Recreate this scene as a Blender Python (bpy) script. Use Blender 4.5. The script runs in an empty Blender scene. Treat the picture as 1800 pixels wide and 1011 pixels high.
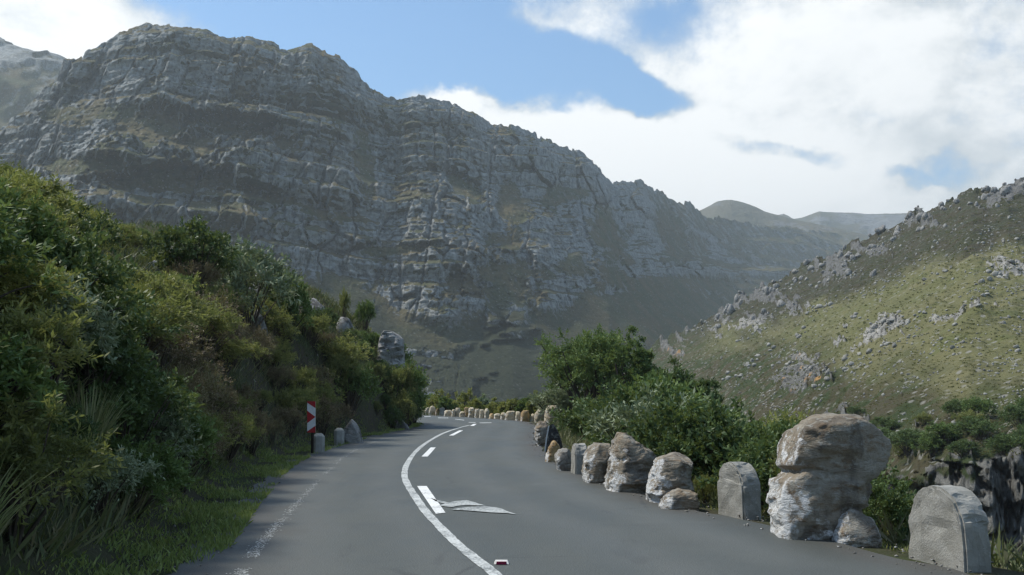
import bpy, bmesh, math, random
import numpy as np
R = math.radians
scene = bpy.context.scene
COL = scene.collection

# ------------------------------------------------------------------ camera
CAM_H, F, W0, H0, HORIZON = 1.45, 1750.0, 1800.0, 1011.0, 685.0
PITCH = math.atan((HORIZON - H0/2)/F)
cd = bpy.data.cameras.new('camera'); cam = bpy.data.objects.new('camera', cd); COL.objects.link(cam)
cam.location = (0, 0, CAM_H); cam.rotation_euler = (math.pi/2 + PITCH, 0, 0)
cd.sensor_width = 36.0; cd.lens = 36.0*F/W0; cd.clip_start = 0.1; cd.clip_end = 30000
scene.camera = cam
scene.view_settings.view_transform = 'Standard'; scene.view_settings.look = 'None'
scene.view_settings.exposure = 0.68; scene.view_settings.gamma = 1.0
scene.cycles.use_denoising = True
scene.cycles.max_bounces = 6; scene.cycles.diffuse_bounces = 4; scene.cycles.glossy_bounces = 2
scene.cycles.transmission_bounces = 3; scene.cycles.volume_bounces = 0
scene.cycles.filter_width = 1.4

def ray(px, py):
    """direction of a picture point, scaled so that its forward (y) part is 1"""
    cx, cy = (px - W0/2)/F, (H0/2 - py)/F
    y = math.cos(PITCH) - cy*math.sin(PITCH)
    return cx/y, (math.sin(PITCH) + cy*math.cos(PITCH))/y
def at(px, py, d):
    a, b = ray(px, py); return np.array((a*d, d, CAM_H + b*d))
def on_ground(px, py, z=0.0):
    a, b = ray(px, py); d = (z - CAM_H)/b
    return np.array((a*d, d, z))
def proj(P):
    P = np.asarray(P, float); x, y, z = P[..., 0], P[..., 1], P[..., 2] - CAM_H
    c, s = math.cos(PITCH), math.sin(PITCH)
    dep = y*c + z*s; up = -y*s + z*c
    dep = np.where(np.abs(dep) < 1e-3, 1e-3, dep)
    return W0/2 + F*x/dep, H0/2 - F*up/dep, dep

# ------------------------------------------------------------------ sun and sky
SUN_AZ, SUN_EL = R(-70), R(55)          # azimuth from +Y towards +X: the sun stands to the left, slightly ahead
sdir = np.array((math.sin(SUN_AZ)*math.cos(SUN_EL), math.cos(SUN_AZ)*math.cos(SUN_EL), math.sin(SUN_EL)))
sl = bpy.data.lights.new('sun', 'SUN'); sl.energy = 2.9; sl.angle = R(6); sl.color = (1.0, 0.94, 0.84)
so = bpy.data.objects.new('sun', sl); COL.objects.link(so)
so.rotation_euler = (math.pi/2 - SUN_EL, 0, math.pi - SUN_AZ)

class NT:
    """small helper to write node trees"""
    def __init__(s, nt): s.nt = nt; nt.nodes.clear()
    def n(s, t, **k):
        o = s.nt.nodes.new(t)
        for a, v in k.items(): setattr(o, a, v)
        return o
    def link(s, a, b): s.nt.links.new(a, b)
    def put(s, sock, v):
        if isinstance(v, bpy.types.NodeSocket): s.link(v, sock)
        elif isinstance(v, (tuple, list)) and len(v) == 3 and sock.type == 'RGBA': sock.default_value = (*v, 1)
        else: sock.default_value = v
    def math(s, op, a, b=None, c=None, clamp=False):
        o = s.n('ShaderNodeMath', operation=op); o.use_clamp = clamp
        s.put(o.inputs[0], a)
        if b is not None: s.put(o.inputs[1], b)
        if c is not None: s.put(o.inputs[2], c)
        return o.outputs[0]
    def step(s, v, a, b, lo=0.0, hi=1.0):
        o = s.n('ShaderNodeMapRange', interpolation_type='SMOOTHSTEP')
        s.put(o.inputs[0], v); s.put(o.inputs[1], a); s.put(o.inputs[2], b); s.put(o.inputs[3], lo); s.put(o.inputs[4], hi)
        return o.outputs[0]
    def mix(s, f, a, b, blend='MIX'):
        o = s.n('ShaderNodeMix', data_type='RGBA', blend_type=blend)
        s.put(o.inputs[0], f); s.put(o.inputs[6], a); s.put(o.inputs[7], b)
        return o.outputs[2]
    def noise(s, co, scale, detail=4, rough=.55, dist=0.0):
        o = s.n('ShaderNodeTexNoise'); s.put(o.inputs['Vector'], co)
        o.inputs['Scale'].default_value = scale; o.inputs['Detail'].default_value = detail
        o.inputs['Roughness'].default_value = rough; o.inputs['Distortion'].default_value = dist
        return o.outputs['Fac']
    def voro(s, co, scale, feature='F1', out='Distance', rnd=1.0):
        o = s.n('ShaderNodeTexVoronoi', feature=feature); s.put(o.inputs['Vector'], co)
        o.inputs['Scale'].default_value = scale; o.inputs['Randomness'].default_value = rnd
        return o.outputs[out]
    def scaled(s, co, v):
        o = s.n('ShaderNodeMapping'); s.put(o.inputs[0], co); o.inputs['Scale'].default_value = v
        return o.outputs[0]
    def bump(s, h, strength=.5, dist=.1, nrm=None):
        o = s.n('ShaderNodeBump'); s.put(o.inputs['Height'], h)
        o.inputs['Strength'].default_value = strength; o.inputs['Distance'].default_value = dist
        if nrm is not None: s.link(nrm, o.inputs['Normal'])
        return o.outputs[0]

world = bpy.data.worlds.new('World'); scene.world = world; world.use_nodes = True
w = NT(world.node_tree)
SKY_STRENGTH = 0.14
sky = w.n('ShaderNodeTexSky', sky_type='NISHITA'); sky.sun_disc = False
sky.sun_elevation = SUN_EL; sky.sun_rotation = SUN_AZ % (2*math.pi)
sky.air_density = 1.0; sky.dust_density = 0.3; sky.ozone_density = 1.8
tc = w.n('ShaderNodeTexCoord').outputs['Generated']
sx = w.n('ShaderNodeSeparateXYZ'); w.link(tc, sx.inputs[0])
az = w.math('ARCTAN2', sx.outputs[0], sx.outputs[1])
el = w.math('ARCSINE', sx.outputs[2])
warp = w.noise(tc, 5.0, 5, .6); warp2 = w.noise(w.scaled(tc, (1, 1, 1.3)), 7.5, 5, .6)
azw = w.math('ADD', az, w.math('MULTIPLY', w.math('SUBTRACT', warp, .5), .13))
elw = w.math('ADD', el, w.math('MULTIPLY', w.math('SUBTRACT', warp2, .5), .09))
def sky_blob(px, py, rx, ry, amp, tilt=0.0):
    """a cloud bank (amp > 0) or a gap of clear sky (amp < 0) round a direction"""
    a, b = ray(px, py); a0 = math.atan(a); e0 = math.atan(b/math.sqrt(1 + a*a))
    c, s_ = math.cos(tilt), math.sin(tilt)
    da = w.math('SUBTRACT', azw, a0); de = w.math('SUBTRACT', elw, e0)
    u = w.math('ADD', w.math('MULTIPLY', da, c*F/rx), w.math('MULTIPLY', de, s_*F/rx))
    v = w.math('ADD', w.math('MULTIPLY', da, -s_*F/ry), w.math('MULTIPLY', de, c*F/ry))
    r2 = w.math('ADD', w.math('MULTIPLY', u, u), w.math('MULTIPLY', v, v))
    return w.math('MULTIPLY', w.step(r2, 0.0, 1.6, 1.0, 0.0), amp)
acc = w.math('MULTIPLY', w.math('SUBTRACT', w.noise(w.scaled(tc, (1, 1, 1.6)), 3.2, 8, .66), .46), 3.0)
acc = w.math('ADD', acc, w.math('MULTIPLY', w.math('SUBTRACT', w.noise(tc, 11, 8, .68), .5), 2.6))
for b in ((120, 90, 300, 130, 2.6), (1000, 275, 420, 120, 1.6, -.20), (700, 215, 160, 70, 1.0), (1520, 180, 430, 330, .95), (1010, 35, 210, 70, .45), (1420, 110, 260, 120, .6),
          (1300, 340, 400, 110, 1.0), (560, 60, 360, 160, -2.0), (900, 115, 280, 66, -1.7, -.25), (1120, 168, 90, 46, -1.6, -.3), (760, 20, 160, 60, -.7),
          (1215, 45, 100, 44, -.5), (1335, 256, 150, 26, -1.35, -.30), (1640, 300, 90, 22, -1.0), (655, 118, 42, 14, .9, .4), (20, 20, 90, 40, -.8), (1500, 320, 120, 20, -.7)):
    acc = w.math('ADD', acc, sky_blob(*b))
mask = w.step(acc, -.25, 1.15)
shade = w.math('ADD', w.math('MULTIPLY', w.noise(w.scaled(tc, (1, 1, 2.0)), 5.0, 7, .62, .4), .75), w.math('MULTIPLY', w.noise(w.scaled(tc, (1, 1, 1.6)), 14.0, 5, .6, .5), .25))
dens = w.step(w.math('ADD', w.math('MULTIPLY', acc, .20), shade), .50, .84)
greyer = w.step(az, .20, .50)
cloud = w.mix(dens, (3.0, 3.3, 3.5), (5.7, 5.7, 5.62))
cloud = w.mix(w.math('MULTIPLY', greyer, w.step(shade, .38, .6, .85, .15)), cloud, (3.35, 3.55, 3.65))
bg = w.n('ShaderNodeBackground'); bg.inputs[1].default_value = SKY_STRENGTH
w.link(w.mix(w.math('MULTIPLY', mask, .97), w.mix(1.0, sky.outputs[0], (.54, .71, .79), 'MULTIPLY'), cloud), bg.inputs[0])
wo = w.n('ShaderNodeOutputWorld'); w.link(bg.outputs[0], wo.inputs[0])

# ------------------------------------------------------------------ numeric helpers
def sstep(a, b, x):
    t = np.clip((x - a)/(b - a), 0, 1); return t*t*(3 - 2*t)
def hsh(ix, iy, iz, seed):
    h = (ix.astype(np.int64)*374761393 + iy.astype(np.int64)*668265263 + iz.astype(np.int64)*2147483647 + seed*974711) & 0xffffffff
    h = ((h ^ (h >> 13))*1274126177) & 0xffffffff
    h = ((h ^ (h >> 16))*2246822519) & 0xffffffff
    return ((h ^ (h >> 15)) & 0xffffff)/16777216.0
def vnoise(x, y, z, seed=0):
    x, y, z = np.broadcast_arrays(np.asarray(x, float), np.asarray(y, float), np.asarray(z, float))
    ix, iy, iz = np.floor(x), np.floor(y), np.floor(z)
    fx, fy, fz = x - ix, y - iy, z - iz
    fx, fy, fz = [f*f*f*(f*(f*6 - 15) + 10) for f in (fx, fy, fz)]
    out = 0
    for a in (0, 1):
        for b in (0, 1):
            for c in (0, 1):
                wgt = (fx if a else 1 - fx)*(fy if b else 1 - fy)*(fz if c else 1 - fz)
                out = out + wgt*hsh(ix + a, iy + b, iz + c, seed)
    return out*2 - 1
def fbm(x, y, z, octv=4, seed=0, gain=.5):
    s, a, t = 0, 1.0, 0
    for o in range(octv):
        k = 2.03**o
        s = s + a*vnoise(np.asarray(x)*k + 17.3*o, np.asarray(y)*k + 5.1*o, np.asarray(z)*k - 9.7*o, seed + o)
        t += a; a *= gain
    return s/t*1.6
def worley(u, v, seed=0):
    iu, iv = np.floor(u), np.floor(v)
    f1 = np.full(u.shape, 9.0); f2 = np.full(u.shape, 9.0); cid = np.zeros(u.shape)
    z = np.zeros(u.shape)
    for a in (-1, 0, 1):
        for b in (-1, 0, 1):
            cu, cv = iu + a, iv + b
            d = np.hypot(cu + .15 + .7*hsh(cu, cv, z, seed) - u, cv + .15 + .7*hsh(cu, cv, z + 1, seed) - v)
            near = d < f1
            f2 = np.where(near, f1, np.minimum(f2, d)); cid = np.where(near, hsh(cu, cv, z + 2, seed), cid)
            f1 = np.where(near, d, f1)
    return f1, f2, cid
def make_mesh(name, V, quads=None, tris=None, smooth=False):
    V = np.asarray(V, np.float32).reshape(-1, 3)
    me = bpy.data.meshes.new(name)
    me.vertices.add(len(V)); me.vertices.foreach_set('co', V.ravel())
    ls, li, st = [], [], 0
    for arr, k in ((quads, 4), (tris, 3)):
        if arr is None or len(arr) == 0: continue
        arr = np.asarray(arr, np.int32).reshape(-1, k)
        li.append(arr.ravel()); ls.append(st + np.arange(len(arr), dtype=np.int32)*k); st += arr.size
    li = np.concatenate(li); ls = np.concatenate(ls)
    me.loops.add(len(li)); me.loops.foreach_set('vertex_index', li)
    me.polygons.add(len(ls)); me.polygons.foreach_set('loop_start', ls)
    if smooth: me.polygons.foreach_set('use_smooth', np.ones(len(ls), dtype=bool))
    me.update(calc_edges=True); me.validate()
    return me
def attr(me, name, vals):
    a = me.attributes.new(name, 'FLOAT', 'POINT'); a.data.foreach_set('value', np.asarray(vals, np.float32).ravel())
def grid_quads(nr, nc, wrap=False):
    r = np.arange(nr - 1)[:, None]; c = np.arange(nc if wrap else nc - 1)[None, :]
    c2 = (c + 1) % nc
    return np.stack([r*nc + c, r*nc + c2, (r + 1)*nc + c2, (r + 1)*nc + c], -1).reshape(-1, 4)
def link(name, me, mat=None, parent=None, loc=None):
    o = bpy.data.objects.new(name, me); COL.objects.link(o)
    if mat is not None and me is not None and not me.materials: me.materials.append(mat)
    if parent is not None: o.parent = parent
    if loc is not None: o.location = [float(v) for v in loc]
    return o
def tag(o, label=None, cat=None, group=None, kind=None):
    for k, v in (('label', label), ('category', cat), ('group', group), ('kind', kind)):
        if v: o[k] = v
    return o
def empty(name, loc, rz=0.0):
    o = bpy.data.objects.new(name, None); COL.objects.link(o); o.location = [float(v) for v in loc]
    o.rotation_euler = (0, 0, rz); o.empty_display_size = .1
    return o
def copy_tree(o, parent=None):
    c = o.copy(); COL.objects.link(c)
    if parent is not None: c.parent = parent
    for ch in list(o.children): copy_tree(ch, c)
    return c

# ------------------------------------------------------------------ materials
def new_mat(name):
    m = bpy.data.materials.new(name); m.use_nodes = True
    t = NT(m.node_tree)
    t.pos = t.n('ShaderNodeNewGeometry').outputs['Position']
    t.obj = t.n('ShaderNodeTexCoord').outputs['Object']
    t.out = t.n('ShaderNodeOutputMaterial')
    return m, t
def finish(t, col, rough=.8, nrm=None, spec=.3):
    p = t.n('ShaderNodeBsdfPrincipled'); t.put(p.inputs['Base Color'], col); t.put(p.inputs['Roughness'], rough)
    p.inputs['Specular IOR Level'].default_value = spec
    if nrm is not None: t.link(nrm, p.inputs['Normal'])
    t.link(p.outputs[0], t.out.inputs[0])
def get_attr(t, name):
    return t.n('ShaderNodeAttribute', attribute_name=name).outputs['Fac']

def mountain_mat(name, rock_a, rock_b, veg_a, veg_b, scrub, k=1.0, specks=.75):
    m, t = new_mat(name); veg = get_attr(t, 'veg'); low = get_attr(t, 'foot'); p = t.pos
    n1 = t.noise(p, .02/k, 5, .6); n2 = t.noise(p, .22/k, 6, .68); n3 = t.noise(t.scaled(p, (1, 1, .16)), .42/k, 5, .65)
    bed = t.noise(t.scaled(p, (.10, .10, 1.5)), .55/k, 5, .7, .3)
    rock = t.mix(t.step(n2, .3, .7), rock_a, rock_b)
    rock = t.mix(t.step(bed, .50, .66, 0, .42), rock, tuple(.42*c for c in rock_a))
    rock = t.mix(t.step(n3, .50, .64, 0, .65), rock, tuple(.40*c for c in rock_a))
    rock = t.mix(t.step(n1, .52, .75, 0, .35), rock, (.20, .165, .12))
    vg = t.mix(t.step(t.noise(p, .035/k, 5, .65), .4, .6), veg_a, veg_b)
    vg = t.mix(low, vg, scrub)  # scrub at the foot darkened to paint cloud shadow over the talus
    vg = t.mix(t.step(t.noise(p, .5/k, 5, .75), .46, .62, 0, .42), vg, tuple(.5*c for c in scrub))
    v2 = t.voro(p, .42/k); sp = t.math('MULTIPLY', t.step(v2, .12, .28, 1, 0), t.step(t.noise(p, .06/k, 4, .7), .42, .56, 0, specks))
    vg = t.mix(t.math('MULTIPLY', sp, t.math('SUBTRACT', 1.0, t.math('MULTIPLY', low, .72))), vg, tuple(.8*c for c in rock_b))
    f = t.step(t.math('ADD', veg, t.math('ADD', t.math('MULTIPLY', t.math('SUBTRACT', n2, .5), 1.1), t.math('MULTIPLY', t.math('SUBTRACT', t.noise(p, .06/k, 5, .65), .5), .9))), .40, .58)
    h = t.math('ADD', t.math('ADD', t.noise(p, .35/k, 6, .68), t.math('MULTIPLY', bed, .7)), t.math('MULTIPLY', n3, 1.4))
    finish(t, t.mix(f, rock, vg), .9, t.bump(h, .85, 1.8*k), .12)
    return m
MAT_MOUNT = mountain_mat('mountain_rock', (.165, .177, .172), (.43, .445, .43), (.140, .115, .058), (.092, .100, .048), (.042, .050, .028))
MAT_FAR = mountain_mat('far_mountain_rock', (.15, .15, .15), (.27, .27, .265), (.14, .125, .08), (.11, .11, .07), (.10, .10, .06), 2.5, .3)

def hill_mat():
    m, t = new_mat('hillside_fynbos'); veg = get_attr(t, 'veg'); low = get_attr(t, 'low'); high = get_attr(t, 'high'); p = t.pos
    n1 = t.noise(p, .05, 5, .6); n2 = t.noise(p, .7, 5, .65); n3 = t.noise(p, .2, 4)
    g = t.mix(t.step(n1, .35, .65), (.135, .136, .058), (.165, .154, .076))
    g = t.mix(t.step(n3, .5, .68, 0, .7), g, (.108, .122, .042))
    g = t.mix(high, g, t.mix(t.step(n3, .4, .6), (.056, .050, .030), (.046, .050, .026)))  # cloud shadow over the upper slope painted as darker vegetation
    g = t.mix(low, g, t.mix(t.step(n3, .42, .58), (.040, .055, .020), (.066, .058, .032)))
    g = t.mix(t.step(n2, .5, .7, 0, .5), g, (.075, .078, .038))
    vs = t.voro(p, .75); sp = t.math('MULTIPLY', t.step(vs, .16, .34, 1, 0), t.step(t.noise(t.scaled(p, (1, 1, 2)), .16, 4, .7), .40, .56, 0, .8))
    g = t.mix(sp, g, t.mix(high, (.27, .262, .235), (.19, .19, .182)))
    rock = t.mix(t.step(n2, .3, .7), (.20, .195, .18), (.40, .385, .35))
    rock = t.mix(t.step(t.noise(t.scaled(p, (1, 1, .3)), 1.2, 4), .55, .7, 0, .7), rock, (.07, .068, .06))
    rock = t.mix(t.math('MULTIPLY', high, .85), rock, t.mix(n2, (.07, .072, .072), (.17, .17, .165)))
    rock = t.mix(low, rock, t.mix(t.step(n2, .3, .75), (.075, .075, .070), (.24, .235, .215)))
    rock = t.mix(t.step(t.noise(t.scaled(p, (1, 1, .2)), 1.6, 5, .7), .5, .62, 0, .6), rock, (.05, .05, .046))
    rock = t.mix(t.math('MULTIPLY', low, t.step(n3, .6, .66)), rock, (.34, .20, .08))
    f = t.step(t.math('ADD', veg, t.math('MULTIPLY', t.math('SUBTRACT', n2, .5), .7)), .4, .6)
    h = t.math('ADD', t.noise(p, 1.2, 6, .7), t.math('MULTIPLY', t.voro(p, .9), .6))
    finish(t, t.mix(f, rock, g), .9, t.bump(h, .8, .6), .15)
    return m
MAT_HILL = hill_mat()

def ground_mat():
    m, t = new_mat('bank_soil'); p = t.pos
    n1 = t.noise(p, .8, 6, .65); n2 = t.noise(p, 6, 5, .65)
    c = t.mix(t.step(n1, .35, .65), (.060, .052, .036), (.048, .058, .026))
    c = t.mix(t.step(n2, .55, .75, 0, .6), c, (.085, .075, .055))
    finish(t, c, .95, t.bump(t.math('ADD', n2, n1), .7, .12), .1)
    return m
MAT_GROUND = ground_mat()

def asphalt_mat():
    m, t = new_mat('asphalt'); p = t.pos; edge = get_attr(t, 'edge')
    fine = t.noise(p, 55, 3, .7); agg = t.voro(p, 70)
    n1 = t.noise(t.scaled(p, (1, .35, 1)), .9, 5, .6); n2 = t.noise(t.scaled(p, (.25, 1.3, 1)), 1.1, 5, .6)
    c = t.mix(t.step(n1, .3, .7), (.064, .073, .066), (.085, .094, .085))
    c = t.mix(t.step(n2, .52, .72, 0, .45), c, (.062, .070, .067))
    c = t.mix(t.step(t.noise(p, .5, 4), .62, .72, 0, .5), c, (.115, .125, .118))
    c = t.mix(t.math('MULTIPLY', edge, t.step(n1, .25, .6)), c, (.070, .064, .054))
    trk = get_attr(t, 'track'); c = t.mix(t.math('MULTIPLY', trk, t.step(n1, .2, .6, .25, .6)), c, (.112, .120, .112))
    crk = t.voro(t.n('ShaderNodeVectorMath', operation='ADD').outputs[0] if False else p, .55, 'DISTANCE_TO_EDGE'); wob = t.noise(p, 3.5, 4, .6)
    ck = t.math('MULTIPLY', t.step(t.math('ADD', crk, t.math('MULTIPLY', wob, .06)), .028, .045, 1, 0), t.step(t.noise(p, .22, 3), .5, .6, 0, .55))
    c = t.mix(ck, c, (.030, .032, .031))
    c = t.mix(t.step(t.noise(t.scaled(p, (1.6, .5, 1)), .7, 6, .7, .8), .60, .70, 0, .45), c, (.050, .055, .053))
    c = t.mix(t.step(t.noise(p, 9, 4, .7), .62, .72, 0, .35), c, (.15, .158, .148))
    c = t.mix(t.step(fine, .35, .7, 0, .40), c, (.042, .047, .045))
    c = t.mix(t.step(agg, .1, .3, .22, 0), c, (.19, .19, .175))
    h = t.math('ADD', t.math('MULTIPLY', fine, .5), agg)
    finish(t, c, t.step(n1, .3, .7, .58, .75), t.bump(h, .35, .012), .45)
    return m
MAT_ASPHALT = asphalt_mat()

def paint_mat(name, col, wear):
    m, t = new_mat(name); p = t.pos
    n = t.noise(p, 30, 5, .75); n2 = t.noise(p, 3.0, 4, .6)
    f = t.step(t.math('ADD', n, t.math('MULTIPLY', n2, .5)), .68 - wear, .98 - wear)
    c = t.mix(f, col, (.13, .14, .135))
    finish(t, c, .6, t.bump(n, .2, .004), .3)
    return m
MAT_PAINT = paint_mat('white_road_paint', (.78, .79, .77), -.05)
MAT_PAINT_WORN = paint_mat('worn_road_paint', (.60, .62, .60), .05)
MAT_PAINT_FADED = paint_mat('faded_road_paint', (.50, .52, .50), .06)

def rock_mat(name, cols, white=0.0, wx=(-1, -.35, 0), scale=1.0, stain=.55):
    """weathered sandstone; white = how much old whitewash is left on the face that looks to the road"""
    m, t = new_mat(name); p = t.pos
    n1 = t.noise(p, 2.2*scale, 6, .62); n2 = t.noise(t.scaled(p, (1, 1, 2.6)), 5*scale, 6, .68, .6); n3 = t.noise(p, 22*scale, 5, .7)
    c = t.mix(t.step(n1, .35, .65), cols[0], cols[1])
    c = t.mix(t.step(n2, .48, .70), c, cols[2])
    nz = t.n('ShaderNodeSeparateXYZ'); geo = t.n('ShaderNodeNewGeometry'); t.link(geo.outputs['True Normal'], nz.inputs[0])
    st = t.noise(t.scaled(p, (1, 1, .45)), 3.4*scale, 5, .6)
    c = t.mix(t.step(st, .47, .60, 0, stain), c, cols[3])
    c = t.mix(t.step(n3, .5, .75, 0, .5), c, tuple(.35*v for v in cols[0]))
    lich = t.math('MULTIPLY', t.step(t.noise(p, 9*scale, 5, .7), .54, .64), .5)
    c = t.mix(lich, c, (.40, .40, .36))
    if white > 0:
        d = t.n('ShaderNodeVectorMath', operation='DOT_PRODUCT'); t.link(geo.outputs['Normal'], d.inputs[0]); d.inputs[1].default_value = wx
        z = t.n('ShaderNodeSeparateXYZ'); t.link(p, z.inputs[0])
        f = t.math('ADD', t.math('ADD', t.math('MULTIPLY', d.outputs['Value'], .9), t.math('MULTIPLY', z.outputs[2], -.5)),
                   t.math('MULTIPLY', t.math('SUBTRACT', t.noise(p, 5.5, 8, .78), .5), 3.4))
        c = t.mix(t.math('MULTIPLY', t.step(f, .80 - white*.75, 1.25 - white*.75), .85), c, (.70, .72, .73))
    h = t.math('ADD', t.math('ADD', t.math('MULTIPLY', n2, 1.3), t.math('MULTIPLY', n3, .45)), n1)
    finish(t, c, .88, t.bump(h, .8, .06/scale), .2)
    return m
OCHRE = ((.25, .21, .155), (.33, .305, .255), (.21, .148, .09), (.065, .055, .047))
GREYR = ((.24, .225, .20), (.34, .33, .30), (.22, .17, .12), (.07, .066, .06))
CREAM = ((.48, .41, .28), (.52, .47, .36), (.42, .30, .17), (.19, .15, .11))
MAT_ROCK_WHITE = rock_mat('whitewashed_sandstone', OCHRE, .55)
MAT_ROCK_PART = rock_mat('stained_sandstone', OCHRE, .33)
MAT_ROCK_GREY = rock_mat('grey_sandstone', GREYR, .2)
MAT_ROCK_ORANGE = rock_mat('orange_sandstone', ((.42, .28, .12), (.44, .33, .18), (.36, .20, .07), (.2, .13, .07)), .15)
MAT_ROCK_CREAM = rock_mat('cream_sandstone', CREAM, .15, scale=1.5, stain=.35)
MAT_ROCK_HILL = rock_mat('lichened_boulder', ((.27, .265, .25), (.36, .355, .34), (.24, .215, .18), (.06, .058, .055)), 0, scale=.8, stain=.8)
MAT_ROCK_PALE = rock_mat('pale_boulder', ((.30, .295, .27), (.38, .375, .345), (.27, .245, .20), (.085, .083, .078)), 0, scale=.35, stain=.6)
MAT_SLAB = rock_mat('dark_slab', ((.045, .048, .052), (.06, .06, .06), (.05, .045, .04), (.03, .03, .03)), 0)
def concrete_mat():
    m, t = new_mat('weathered_concrete'); p = t.pos
    n1 = t.noise(p, 5, 6, .65); n2 = t.noise(t.scaled(p, (1, 1, .35)), 9, 5, .65); n3 = t.noise(p, 60, 4, .7)
    c = t.mix(t.step(n1, .35, .65), (.27, .265, .235), (.36, .355, .325))
    c = t.mix(t.step(n2, .55, .7, 0, .4), c, (.20, .19, .165))
    c = t.mix(t.step(n3, .45, .75, 0, .15), c, (.18, .175, .16))
    c = t.mix(t.step(t.noise(p, 2.6, 6, .7, .5), .5, .64, 0, .5), c, (.185, .18, .155))
    c = t.mix(t.step(t.noise(p, 14, 5, .7), .58, .66, 0, .6), c, (.45, .45, .42))
    finish(t, c, .9, t.bump(t.math('ADD', n3, n1), .5, .02), .2)
    return m
MAT_CONCRETE = concrete_mat()
def plain_mat(name, col, rough=.5, spec=.4, var=.15):
    m, t = new_mat(name)
    c = t.mix(t.step(t.noise(t.pos, 18, 5, .65), .35, .7, 0, 1), col, tuple(v*(1 - var) for v in col))
    finish(t, c, rough, None, spec)
    return m

def leaf_mat(name, cols, trans=.45, gloss=.3):
    m, t = new_mat(name); tint = get_attr(t, 'tint')
    oi = t.n('ShaderNodeObjectInfo').outputs['Random']
    v = t.math('ADD', tint, t.math('MULTIPLY', t.math('SUBTRACT', oi, .5), .35))
    rp = t.n('ShaderNodeValToRGB'); e = rp.color_ramp.elements
    e[0].position = .1; e[0].color = (*cols[0], 1); e[1].position = .9; e[1].color = (*cols[-1], 1)
    for i, c in enumerate(cols[1:-1]):
        q = e.new(.1 + .8*(i + 1)/(len(cols) - 1)); q.color = (*c, 1)
    t.link(v, rp.inputs[0])
    p = t.n('ShaderNodeBsdfPrincipled'); t.link(rp.outputs[0], p.inputs['Base Color']); p.inputs['Roughness'].default_value = .55
    p.inputs['Specular IOR Level'].default_value = gloss
    tr = t.n('ShaderNodeBsdfTranslucent'); t.link(t.mix(.5, rp.outputs[0], (.24, .28, .05), 'MIX'), tr.inputs[0])
    mx = t.n('ShaderNodeMixShader'); mx.inputs[0].default_value = trans
    t.link(p.outputs[0], mx.inputs[1]); t.link(tr.outputs[0], mx.inputs[2]); t.link(mx.outputs[0], t.out.inputs[0])
    return m
LM = {
    'olive': leaf_mat('olive_foliage', ((0.126, 0.143, 0.056), (0.209, 0.230, 0.081), (0.325, 0.325, 0.112))),
    'yellow': leaf_mat('yellow_green_foliage', ((0.134, 0.157, 0.045), (0.233, 0.256, 0.068), (0.365, 0.351, 0.105)), .35),
    'greygreen': leaf_mat('grey_green_foliage', ((0.144, 0.182, 0.104), (0.218, 0.268, 0.157), (0.328, 0.376, 0.238)), .2),
    'dark': leaf_mat('dark_green_foliage', ((0.048, 0.084, 0.030), (0.076, 0.128, 0.043), (0.121, 0.181, 0.062)), .25),
    'green': leaf_mat('green_foliage', ((0.074, 0.128, 0.038), (0.116, 0.189, 0.056), (0.185, 0.261, 0.082)), .3),
    'brown': leaf_mat('brown_heath_foliage', ((0.135, 0.098, 0.065), (0.216, 0.156, 0.096), (0.208, 0.198, 0.095)), .2),
    'reed': leaf_mat('reed_blades', ((0.155, 0.204, 0.074), (0.250, 0.289, 0.120), (0.413, 0.403, 0.222)), .3),
    'grass': leaf_mat('verge_grass_blades', ((0.130, 0.178, 0.052), (0.202, 0.270, 0.074), (0.328, 0.367, 0.111)), .3),
    'litter': leaf_mat('undergrowth_leaves', ((0.078, 0.087, 0.042), (0.117, 0.147, 0.060), (0.196, 0.177, 0.096)), .2),
}
def bark_mat():
    m, t = new_mat('bark'); n = t.noise(t.scaled(t.obj, (1, 1, .2)), 30, 5, .65)
    finish(t, t.mix(n, (.045, .036, .028), (.12, .10, .08)), .9, t.bump(n, .6, .02), .1)
    return m
MAT_BARK = bark_mat()

# ------------------------------------------------------------------ road and near ground
EDGE_L = np.array([(-1.6, -20), (-2.0, -6), (-2.15, 0), (-2.7, 7.8), (-3.5, 13), (-4.35, 18.6), (-4.7, 24), (-4.5, 32), (-4.0, 39), (-4.0, 42), (-4.9, 44.4),
                   (-7.2, 46.2), (-11, 47.8), (-20, 50), (-36, 52.5), (-90, 58)], float)
EDGE_R = np.array([(8.6, -20), (6.2, -6), (5.1, 0), (3.45, 8.0), (1.85, 13.3), (1.15, 18.0), (.66, 23), (.6, 31.5), (.8, 38), (.75, 43), (.35, 46.2),
                   (-1.5, 50.8), (-5.4, 57.5), (-16, 64), (-34, 67), (-90, 73)], float)
def smooth_line(P, n):
    """Catmull-Rom through P, n points in all"""
    P = np.asarray(P, float); Q = np.vstack([2*P[0] - P[1], P, 2*P[-1] - P[-2]])
    s = np.linspace(0, len(P) - 1 - 1e-9, n); i = np.floor(s).astype(int); t = (s - i)[:, None]
    a, b, c, d = Q[i], Q[i + 1], Q[i + 2], Q[i + 3]
    return .5*((2*b) + (c - a)*t + (2*a - 5*b + 4*c - d)*t*t + (3*b - a - 3*c + d)*t**3)
NR = 420
LL = smooth_line(EDGE_L, NR); RR = smooth_line(EDGE_R, NR)
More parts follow.
